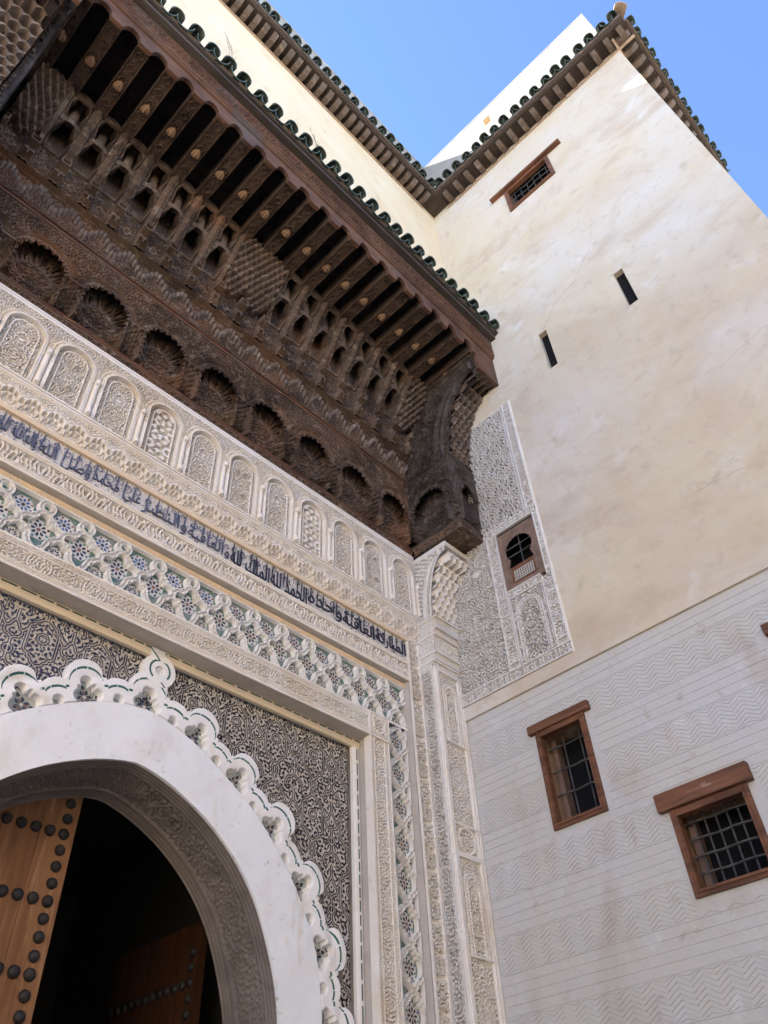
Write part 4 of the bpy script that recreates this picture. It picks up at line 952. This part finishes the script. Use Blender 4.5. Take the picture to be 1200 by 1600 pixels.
# ================================================================ UPPER WALL behind the canopy
upper = empty('upper_wall', (-7, -1.18, 12.4), 'cream plastered wall with a green tiled string course above the wooden canopy', 'wall')
YU = -1.176; ZE = 17.44; ZP = 20.4
put('wall_face', boxes('upper_wall_face', [(-16, -.001, YU, YU + .5, 12.45, ZE + .3)], 'upper'), upper)
put('parapet', boxes('upper_parapet', [(-16, .1, YU + .05, YU + .5, ZE + .3, ZP), (-16, .1, YU + .04, YU + .55, ZP, ZP + .06)], 'parapet'), upper, label='pale parapet strip above the upper tiles')
put('wall_face', boxes('light_block_wall', [(-16, XL - .452, -.3, .3, 0, 12.5)], 'upper'), upper)  # upper face continued by an unseen wall, added left of the portal to block light
def eave(parent, axis, a0, a1, wall, z, out, seed, rp=.2):
    """string course: cavetto strip, rafters, boards, tiles. axis 'x' runs along x facing -y; 'y' runs along y facing -x; 'o' along x on the outer face"""
    def P(a, d, zz): return (a, wall - d, zz) if axis in 'xo' else (wall - d, a, zz)
    def bx(name, A0, A1, d0, d1, z0, z1, mt):
        p = [P(A0, d0, z0), P(A1, d1, z1)]; return put(name, boxes(name, [(min(p[0][0], p[1][0]), max(p[0][0], p[1][0]), min(p[0][1], p[1][1]), max(p[0][1], p[1][1]), z0, z1)], mt), parent)
    bx('plaster_lip', a0, a1, -.01, .03, z - .05, z, 'tile_clay')
    n = int(abs(a1 - a0) / rp)
    v = [P(0, 0, 0)]
    for i in range(n):
        a = a0 + (a1 - a0) * (i + .5) / n; w = .052 * (1 if a1 > a0 else 1)
        prof = [(.0, z + .0), (.17, z - .02), (.25, z + .015), (.30, z + .06), (.30, z + .12), (0, z + .12)]
        vv = [P(a - w, d, zz) for d, zz in prof] + [P(a + w, d, zz) for d, zz in prof]; m = len(prof)
        put('rafter', mesh('rafter', vv, [tuple(range(m)), tuple(range(2 * m - 1, m - 1, -1))] + [(k, k + m, (k + 1) % m + m, (k + 1) % m) for k in range(m)], 'rafter'), parent)
    b1 = a1 + (.40 if axis == 'x' else .38 if axis == 'y' else 0)
    bx('eave_board', a0, b1, -.01, .34, z + .121, z + .145, 'rafter_dark'); bx('eave_board', a0, a1 + .07 * (axis != 'o'), .315, .36, z + .10, z + .20, 'rafter_dark'); bx('eave_board', a0, a1 + .03 * (axis != 'o'), .361, .395, z + .15, z + .235, 'rafter')
    tile_row(parent, P(a0, .455, z + .225), P(a1, .455, z + .225), (0, -1) if axis in 'xo' else (-1, 0), .25, slope=24, seed=seed)
    bx('roof_bed', a0, b1, -.01, .39, z + .236, z + .26, 'tile_clay')
eave(upper, 'x', -9.5, -.42, YU, ZE, None, 3, .19)

# ================================================================ TOWER on the right
tower = empty('side_tower', (1, -3, 0), 'tall plastered building with small barred windows to the right of the portal', 'building')
YO = -5.69
def wall_holes(name, xf, y0, y1, z0, z1, holes, depth, mt, mt_rev, sub=.35):
    """wall in the plane x=xf facing -x, with openings (ya,yb,za,zb) and their reveals"""
    ys = sorted(set([y0, y1] + [h[0] for h in holes] + [h[1] for h in holes] + list(np.arange(y0, y1, sub)))); zs = sorted(set([z0, z1] + [h[2] for h in holes] + [h[3] for h in holes] + list(np.arange(z0, z1, sub))))
    v = []; f = []; mi = []; id_ = {}
    def V(x, y, z):
        k = (round(x, 4), round(y, 4), round(z, 4))
        if k not in id_: id_[k] = len(v); v.append(k)
        return id_[k]
    for a, b in zip(ys[:-1], ys[1:]):
        for c, d in zip(zs[:-1], zs[1:]):
            m, n = (a + b) / 2, (c + d) / 2
            if any(h[0] < m < h[1] and h[2] < n < h[3] for h in holes): continue
            f.append((V(xf, a, c), V(xf, a, d), V(xf, b, d), V(xf, b, c))); mi.append(0)
    for h in holes:
        q = [(h[0], h[2]), (h[1], h[2]), (h[1], h[3]), (h[0], h[3])]
        for i in range(4):
            (a, c), (b, d) = q[i], q[(i + 1) % 4]; f.append((V(xf, a, c), V(xf, b, d), V(xf + depth, b, d), V(xf + depth, a, c))); mi.append(1)
    return mesh(name, v, f, [mt, mt_rev], mi)
W1 = (-1.70, -1.115, 4.60, 5.60); W2 = (-2.965, -2.265, 3.685, 4.385); W3 = (-4.15, -3.62, 4.7, 5.5)
S1 = (-3.978, -3.838, 10.745, 11.59); S2 = (-2.656, -2.52, 10.662, 11.53); WU = (-3.757, -2.776, 15.31, 16.08); WA_ = (-1.66, -1.155, 7.49, 8.33)
put('lower_wall', wall_holes('lower_wall', .012, YO, .05, 0, 6.13, [W1, W2, W3], .34, 'tower_low', 'reveal_wood'), tower)
put('upper_face', wall_holes('upper_face', -.02, YO, -1.775, 6.12, ZE + .4, [S1, S2, WU], .085, 'tower', 'tower'), tower)
put('upper_face', wall_holes('upper_face_in', -.021, -1.775, .05, 10.6, ZE + .4, [], .5, 'tower', 'tower'), tower)
put('plaster_strip', boxes('plaster_strip', [(-.021, .02, YO, .02, 6.12, 6.28)], 'tower'), tower)
put('upper_face', mesh('upper_face_out', [(-.02, YO, 0), (6, YO, 0), (6, YO, ZE + .4), (-.02, YO, ZE + .4)], [(0, 1, 2, 3)], 'tower'), tower)
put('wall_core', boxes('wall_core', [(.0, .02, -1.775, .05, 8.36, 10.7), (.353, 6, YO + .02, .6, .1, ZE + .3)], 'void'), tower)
put('parapet', wall_holes('tower_parapet', .06, YO + .06, YU + .5, ZE + .3, ZP, [(-3.02, -2.86, 19.62, 19.98)], .15, 'parapet', 'cream'), tower, label='bright whitewashed parapet above the tower tiles')
put('parapet', boxes('tower_parapet_out', [(.061, 6, YO + .06, YO + .3, ZE + .3, ZP), (.21, .25, -3.2, -2.7, 19.5, 20.1)], 'cream'), tower)
put('parapet', boxes('tower_parapet_top', [(.055, .35, YO + .055, YU + .5, ZP - .002, ZP + .05)], 'parapet'), tower)
eave(tower, 'y', YO - .33, YU - .40, -.02, ZE + .006, None, 5, .27)
eave(tower, 'o', -.25, 3.6, YO, ZE + .012, None, 6, .27)
put('hip_tile', tile_mesh('hip_tile', .12, .5, mt='tile_clay'), tower).matrix_basis = Matrix.Translation((-.10, YO - .10, 17.98)) @ Matrix.Rotation(-math.pi / 4, 4, 'Z') @ Matrix.Rotation(R(14), 4, 'X')
# imitation brickwork: straight courses and herringbone
def in_hole(y, z, m=.09): return any(h[0] - m < y < h[1] + m and h[2] - m < z < h[3] + m for h in (W1, W2, W3))
def course(z0, z1):
    """straight courses, one object for every unbroken run"""
    zm = (z0 + z1) / 2; runs = [(-5.6, -.20)]
    for h in (W1, W2, W3):
        if h[2] - .06 < zm < h[3] + .17: runs = [q for a, b in runs for q in ((a, min(b, h[0] - .06)), (max(a, h[1] + .06), b)) if q[1] - q[0] > .05]
    for a, b in runs:
        g = .003; x = .0072; v = []; f = []
        v = [(x, a, z0 + g), (x, b, z0 + g), (x, b, z1 - g), (x, a, z1 - g), (.013, a, z0 + g), (.013, b, z0 + g), (.013, b, z1 - g), (.013, a, z1 - g)]
        put('brick_course', mesh('brick_course', v, [(0, 3, 2, 1), (0, 1, 5, 4), (3, 7, 6, 2), (0, 4, 7, 3), (1, 2, 6, 5)], 'tower_low'), tower)
PER = .212; AMP = .030
def slanted(dz, hz):
    g = .0036; e = .0; x = -.0056; b = PER / 2
    v = [(x, e, g), (x, b - e, g + dz), (x, b - e, hz - g + dz), (x, e, hz - g), (.001, 0, g - .001), (.001, b, g + dz - .001), (.001, b, hz - g + dz + .001), (.001, 0, hz - g + .001)]
    return v, [(0, 3, 2, 1), (0, 1, 5, 4), (3, 7, 6, 2)]
whole = []; clipped = ([], [])
def herring(z0, z1, n):
    hz = (z1 - z0) / n; tri = lambda y: AMP * (abs((y / PER) % 1 * 2 - 1) - .5) * 2
    for i in range(-1, n + 1):
        for q in range(int(-5.6 / (PER / 2)), -2):
            a = q * PER / 2; b = a + PER / 2; qa, qb = tri(a + 1e-6), tri(b - 1e-6); lo = z0 + hz * i; hi = lo + hz
            if in_hole((a + b) / 2, (lo + hi) / 2, .08): continue
            if min(lo + qa, lo + qb) >= z0 and max(hi + qa, hi + qb) <= z1: whole.append((a, lo + qa, 1 if qb > qa else -1, hz)); continue
            c = [max(min(t, z1), z0) for t in (lo + .0034 + qa, lo + .0034 + qb, hi - .0034 + qb, hi - .0034 + qa)]
            if c[2] - c[1] < .006 and c[3] - c[0] < .006: continue
            v, f = clipped; k = len(v); e = .0; x = .0064
            v += [(x, a + e, c[0]), (x, b - e, c[1]), (x, b - e, c[2]), (x, a + e, c[3]), (.013, a, c[0] - .001), (.013, b, c[1] - .001), (.013, b, c[2] + .001), (.013, a, c[3] + .001)]
            f += [(k, k + 3, k + 2, k + 1), (k, k + 1, k + 5, k + 4), (k + 3, k + 7, k + 6, k + 2)]
zs_ = [6.11, 5.846, 5.484, 5.147, 4.828, 4.505, 4.183, 3.862, 3.546, 3.225, 2.9, 2.57, 2.25]
for i in range(len(zs_) - 1):
    a, b = zs_[i + 1], zs_[i]
    if i % 2 == 0:
        n = 3 if i == 0 else 4
        for k_ in range(n): course(a + (b - a) * k_ / n, a + (b - a) * (k_ + 1) / n)
    else: herring(a, b, 8)
from bpy_extras.object_utils import world_to_camera_view
bpy.context.view_layer.update()
scene.render.resolution_x, scene.render.resolution_y = 768, 1024
def seen(b):
    p = world_to_camera_view(scene, cam, Vector((0, b[0] + .05, b[1] + .02))); return .01 < p.x < .99 and .01 < p.y < .99
whole.sort(key=lambda b: (not seen(b), (Vector((0, b[0], b[1])) - cam.location).length))
BR = {}
for a, z, sg, hz in whole[:300]:
    key = (sg, round(hz, 4))
    if key not in BR: v, f = slanted(sg * 2 * AMP, hz); BR[key] = mesh('brick', v, f, 'tower_low')
    put('brick', BR[key], tower, (.012, a, z))
for a, z, sg, hz in whole[300:]:
    v, f = slanted(sg * 2 * AMP, hz); k = len(clipped[0]); clipped[0].extend([(p[0] + .012, p[1] + a, p[2] + z) for p in v]); clipped[1].extend([tuple(t + k for t in q) for q in f])
put('herringbone_brickwork', mesh('herringbone_brickwork', *clipped, 'tower_low'), tower, kind='stuff')
MT['crack'] = mat('crack', (.16, .13, .10), .95)
def crack(pts, w, seed):
    rnd = random.Random(seed); P = [Vector((y, z)) for y, z in pts]; Q = []
    for a, b in zip(P[:-1], P[1:]):
        n = max(2, int((b - a).length / .05)); t = (b - a).normalized(); nrm = Vector((-t.y, t.x))
        Q += [a + (b - a) * (i / n) + nrm * rnd.uniform(-.022, .022) for i in range(n)]
    Q.append(P[-1]); v = []; f = []
    for i, p in enumerate(Q):
        ww_ = w * (.25 + rnd.random()) * (1 - .7 * abs(i / len(Q) - .4)); v += [(-.0222, p.x, p.y - ww_), (-.0222, p.x, p.y + ww_)]
        if i: k = 2 * i; f.append((k - 2, k - 1, k + 1, k))
    put('crack', mesh('crack', v, f, 'crack'), tower)
crack([(-2.60, 11.56), (-2.95, 11.95), (-3.3, 12.1), (-3.72, 12.55), (-3.95, 13.3)], .0032, 1); crack([(-4.6, 13.2), (-4.75, 12.6), (-4.7, 12.0)], .0025, 2); crack([(-3.9, 8.9), (-4.4, 8.75), (-5.0, 8.9), (-5.5, 8.8)], .0012, 3); crack([(-1.9, 12.6), (-2.2, 12.9), (-2.9, 13.1)], .002, 4); crack([(-3.2, 7.2), (-3.6, 7.35), (-4.3, 7.25)], .0014, 5)
# windows of the tower
def barred(name, w, nv, nh, lint, deep=.17, xf=.012, fr=.055, lab=None):
    e = put(name, boxes(name + '_frame', [(xf - .03, xf + .05, w[0] - .004, w[0] + fr, w[2] - .004, w[3]), (xf - .03, xf + .05, w[1] - fr, w[1] + .004, w[2] - .004, w[3]), (xf - .031, xf + .05, w[0] + fr, w[1] - fr, w[2] - .004, w[2] + fr), (xf - .031, xf + .05, w[0] + fr, w[1] - fr, w[3] - fr, w[3]),
        (xf - .042, xf - .02, w[0] + fr * .55, w[0] + fr * .8, w[2] + fr * .5, w[3]), (xf - .042, xf - .02, w[1] - fr * .8, w[1] - fr * .55, w[2] + fr * .5, w[3]), (xf - .043, xf - .02, w[0] + fr * .8, w[1] - fr * .8, w[2] + fr * .5, w[2] + fr * .75)], 'lintel'), tower, label=lab)
    a, b, c, d, t = lint; put('lintel', boxes('lintel', [(xf - .06 - t, xf + .02, a, b, c, d)], 'lintel'), e)
    for i in range(nv):
        y = w[0] + (w[1] - w[0]) * (i + 1) / (nv + 1); put('bar', rod('bar', [(xf + deep, y, w[2]), (xf + deep, y, w[3])], .0085, 'iron'), e)
    for i in range(nh):
        z = w[2] + (w[3] - w[2]) * (i + .55) / (nh + .1); put('bar', rod('bar', [(xf + deep - .012, w[0], z)] + [(xf + deep - .012 + .012 * math.sin(k * 1.7), w[0] + (w[1] - w[0]) * k / 8, z) for k in range(1, 8)] + [(xf + deep - .012, w[1], z)], .0095, 'iron'), e)
    put('jamb', boxes('jamb', [(xf + deep + .04, xf + .33, w[1] - .075, w[1] - .02, w[2], w[3])], 'frame_wood'), e)
    return e
barred('window', W1, 2, 4, (-1.785, -1.045, 5.60, 5.69, .0), lab='tall barred window with red brown lintel')
barred('window', W2, 6, 5, (-3.035, -2.18, 4.39, 4.54, .012), lab='wide barred window with heavy red brown lintel')
barred('window', W3, 4, 5, (-4.25, -3.60, 5.50, 5.60, .0), lab='barred window with lintel cut by the right edge')
barred('window', WU, 6, 4, (-4.07, -2.49, 16.10, 16.16, .03), deep=.10, xf=-.02, fr=.07, lab='small wooden barred window under the tower eave')
# small arched window in the stucco
fw = (-1.69, -1.13, 7.46, 8.36)
def awin(U, V):
    w_ = fw[1] - fw[0]; u = U - w_ / 2; vc = .56; Rr = .185
    s = np.arctan2(V - vc, u); sc = .010 * (np.sin(s * 30) > 0)
    d = np.hypot(u, V - vc) - Rr - sc; d = np.where(V < vc - .13, np.abs(u) - .175 + .03 * np.clip(V - .33, 0, .1) / .1, d); d = np.where(V < .10, 1, d)
    H = .014 + .006 * (np.minimum(np.minimum(U, w_ - U), np.minimum(V, .9 - V)) < .05); H = np.where((d > 0) & (d < .03), .02, H)
    k = d > 0; return H, None, (k[:-1, :-1] & k[1:, 1:])
aw = put('window', hf('arched_window_frame', 0, .56, 0, .90, .007, awin, 'frame_wood', skirt=.06), tower, (0, fw[1], fw[2]), rz=-math.pi / 2, label='small horseshoe window with wooden frame and lattice in the stucco panel')
put('bar', rod('bar', [(.03, -1.41, 7.75), (.03, -1.41, 8.25)], .010, 'iron'), aw)
for z in (7.80, 7.99, 8.12): put('bar', rod('bar', [(.03, -1.62, z), (.03, -1.20, z)], .010, 'iron'), aw)
put('lattice_frame', boxes('lattice_frame', [(-.018, .012, -1.60, -1.22, 7.73, 7.775), (-.018, .012, -1.60, -1.56, 7.55, 7.73), (-.018, .012, -1.26, -1.22, 7.55, 7.73), (-.018, .012, -1.56, -1.26, 7.53, 7.56)], 'lintel'), aw)
Lt = []
for i in range(9):
    y = -1.56 + .3 * (i + .5) / 9; Lt.append((-.006, .002, y - .007, y + .007, 7.56, 7.73))
for i in range(5):
    z = 7.56 + .17 * (i + .5) / 5; Lt.append((-.0085, -.006, -1.56, -1.26, z - .007, z + .007))
put('lattice', boxes('lattice', Lt, 'reveal'), aw)
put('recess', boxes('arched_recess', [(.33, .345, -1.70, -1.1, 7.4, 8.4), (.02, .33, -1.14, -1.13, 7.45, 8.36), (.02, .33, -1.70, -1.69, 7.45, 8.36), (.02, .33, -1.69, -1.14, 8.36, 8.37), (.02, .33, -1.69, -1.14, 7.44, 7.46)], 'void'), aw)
for q in ((.066, .08, -4.1, -3.7, 10.5, 11.7), (.066, .08, -2.8, -2.4, 10.5, 11.7), (.3, .32, -3.9, -2.6, 15.2, 16.2)): put('recess', boxes('recess', [q], 'void'), tower)  # near-black sheets in place of the darkness behind the openings
# carved stucco on the tower flank beside the portal
def flank_fn(U, V):
    H = -.022 + .036 * orn(U, V, .036, 301, .18, 1e3); return H
def border(U, V): return -.010 + .026 * np.maximum(orn(U, V, .03, 303, .1, 1e3), 0)
def pan(name, y0, y1, z0, z1, fn, mt='stucco_shaded', st=.0066): return put(name, hf(name, 0, y0 - y1, 0, z1 - z0, st, fn, mt, amp=1.8), tower, (.0, y0, z0), rz=-math.pi / 2)
def bfn(L, Wd, vert):
    def f(U, V):
        s, t = (V, U) if vert else (U, V); k = np.sin(s * 2 * np.pi / .11)
        H = -.010 + .026 * np.maximum(orn(s, t - Wd / 2, .03, 305, 1e3, Wd / 2), band(fold(s, .055) - .02, .007)); return np.where((t < .014) | (t > Wd - .014), .022, H)
    return f
pan('flank_panel', -.19, -.965, 6.43, 8.40, flank_fn); pan('flank_panel', -.19, -.985, 8.40, 10.6, lambda U, V: -.022 + .036 * orn(U, V, .042, 307, .2, .2))
pan('flank_border', -.17, -1.79, 6.285, 6.43, bfn(1.62, .145, False)); pan('flank_border', -.97, -1.125, 6.43, 8.40, bfn(1.97, .155, True)); pan('flank_border', -1.62, -1.775, 6.43, 7.40, bfn(.97, .155, True)); pan('flank_border', -1.70, -1.778, 7.40, 8.40, bfn(1.0, .078, True))
pan('flank_border', -1.125, -1.62, 7.335, 7.46, bfn(.5, .125, False)); pan('flank_border', -.985, -1.78, 8.40, 8.52, bfn(.8, .12, False))
def fl_arch(U, V):
    u = U - .24; vc = .63; d = np.where(V > vc, np.hypot(u, V - vc) - .19, np.abs(u) - .19); H = -.022 + .036 * orn(u, V, .03, 309, .24, 1e3)
    H = np.where((d < .0), .022, H); H = np.where(d < -.016, .002 + .02 * (np.sin(np.where(V > vc, np.arctan2(V - vc, u) * .17, V) * 2 * np.pi / .035) > 0), H); H = np.where(d < -.04, .022, H); H = np.where(d < -.052, -.030 + .046 * orn(u, V, .038, 311, .2, 1e3), H); return np.where((np.abs(u) > .222), .024, H)
pan('flank_arch_panel', -1.135, -1.61, 6.44, 7.335, fl_arch)
pan('flank_panel', -.985, -1.60, 8.52, 10.64, lambda U, V: -.022 + .036 * orn(U, V, .042, 307, .2, .2)); pan('flank_strip', -1.60, -1.64, 8.52, 10.64, lambda U, V: .015 - .02 * band(U - .02, .006), 'stucco_shaded'); pan('flank_border', -1.64, -1.775, 8.52, 10.64, bfn(2.1, .135, True))
put('plaster_edge', boxes('plaster_edge', [(-.03, .0, -1.795, -1.774, 6.27, 10.64)], 'stucco'), tower)

# ================================================================ DOOR LEAVES
STUD = None
def stud_mesh(r=.043):
    v = []; f = []; n = 14; m = 5
    for j in range(m + 1):
        t = j / m * math.pi / 2
        for i in range(n): a = 2 * math.pi * i / n; v.append((r * math.cos(t) * math.cos(a), -r * .75 * math.sin(t), r * math.cos(t) * math.sin(a)))
    for j in range(m):
        for i in range(n): f.append((j * n + i, j * n + (i + 1) % n, (j + 1) * n + (i + 1) % n, (j + 1) * n + i))
    return mesh('stud', v, f, 'stud', smooth=True)
STUD = stud_mesh()
def leaf(name, label, x0, x1, place, wood='door'):
    """a leaf in its own frame: hinge at x0, meeting edge at x1, face towards -y"""
    e = bpy.data.objects.new(name, None); COL.objects.link(e); e['label'] = label; e['category'] = 'door'; e.matrix_basis = place; WLOC[e.name] = Vector((0, 0, 0)); PINV[e.name] = Matrix.Identity(4)
    pw = (x1 - x0) / 5
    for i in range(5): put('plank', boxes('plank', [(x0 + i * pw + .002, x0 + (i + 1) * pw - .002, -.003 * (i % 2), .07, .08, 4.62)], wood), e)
    zr = [1.1, 1.55, 2.0, 2.50, 3.10, 3.663 - .0, 4.14, 4.42]
    for z in (4.14, 3.663, 3.20, 2.62, 2.05, 1.4, .7):
        for k in range(12):
            x = x1 - .09 - k * .112
            if x < x0 + .05: break
            put('stud', STUD, e, (x, -.003, z))
    for z in np.arange(.5, 4.5, .1185):
        zz = 4.14 - round((4.14 - z) / .1185) * .1185
        if min(abs(zz - q) for q in (4.14, 3.663, 3.20, 2.62, 2.05, 1.4, .7)) > .05: put('stud', STUD, e, (x1 - .09, -.003, zz), scale=(.95, 1, .95))
    return e
leaf('studded_door_leaf', 'closed brown wooden door leaf with rows of black iron studs', -5.20, -3.805, Matrix.Translation((0, .76, 0)))
leaf('studded_door_leaf', 'dim open door leaf with studs swung back into the dark entrance', 0, 1.40, Matrix.Translation((-2.16, 2.75, -.6)) @ Matrix.Rotation(-math.pi / 2, 4, 'Z'), 'door_shaded')

# ================================================================ dry weeds on the upper wall
def weed(base, size, seed, label):
    rnd = random.Random(seed); v = []; f = []
    e = bpy.data.objects.new('dry_weed', None); 
    pts = []
    def br(p, d, l, r, dep):
        q = p + d * l; pts.append((p, q, r, r * .6))
        if dep:
            for k in range(3 if dep > 1 else 2): nd = (d + Vector((rnd.uniform(-.7, .7), rnd.uniform(-.12, .05), rnd.uniform(-.35, .6)))).normalized(); br(p + d * l * rnd.uniform(.35, 1), nd, l * rnd.uniform(.45, .75), r * .6, dep - 1)
    br(Vector(base), Vector((.1, -.1, 1)).normalized(), size, .006, 3)
    for p, q, a, b in pts:
        d = (q - p).normalized(); s = d.orthogonal().normalized(); t = d.cross(s); k = len(v)
        for c, r in ((p, a), (q, b)):
            for i in range(3): an = 2.094 * i; v.append(c + (s * math.cos(an) + t * math.sin(an)) * r)
        for i in range(3): f.append((k + i, k + (i + 1) % 3, k + 3 + (i + 1) % 3, k + 3 + i))
    put('dry_weed', mesh('dry_weed', v, f, 'weed'), None, label=label, category='weed', group='dry weeds on the upper wall')
weed((-5.15, YU + .0, 14.6), .75, 4, 'larger spindly dry weed growing from the cream upper wall')
weed((-3.35, YU + .0, 14.9), .35, 8, 'small dry twig on the cream wall nearer the tower')

# ================================================================ the other half of the portal
REFL = Matrix.Translation((2 * XC, 0, 0)) @ Matrix.Diagonal((-1, 1, 1, 1))
for o in MIRROR:
    c = o.copy(); COL.objects.link(c); c.parent = o.parent; c.matrix_parent_inverse = o.matrix_parent_inverse.copy(); c.matrix_basis = REFL @ o.matrix_basis
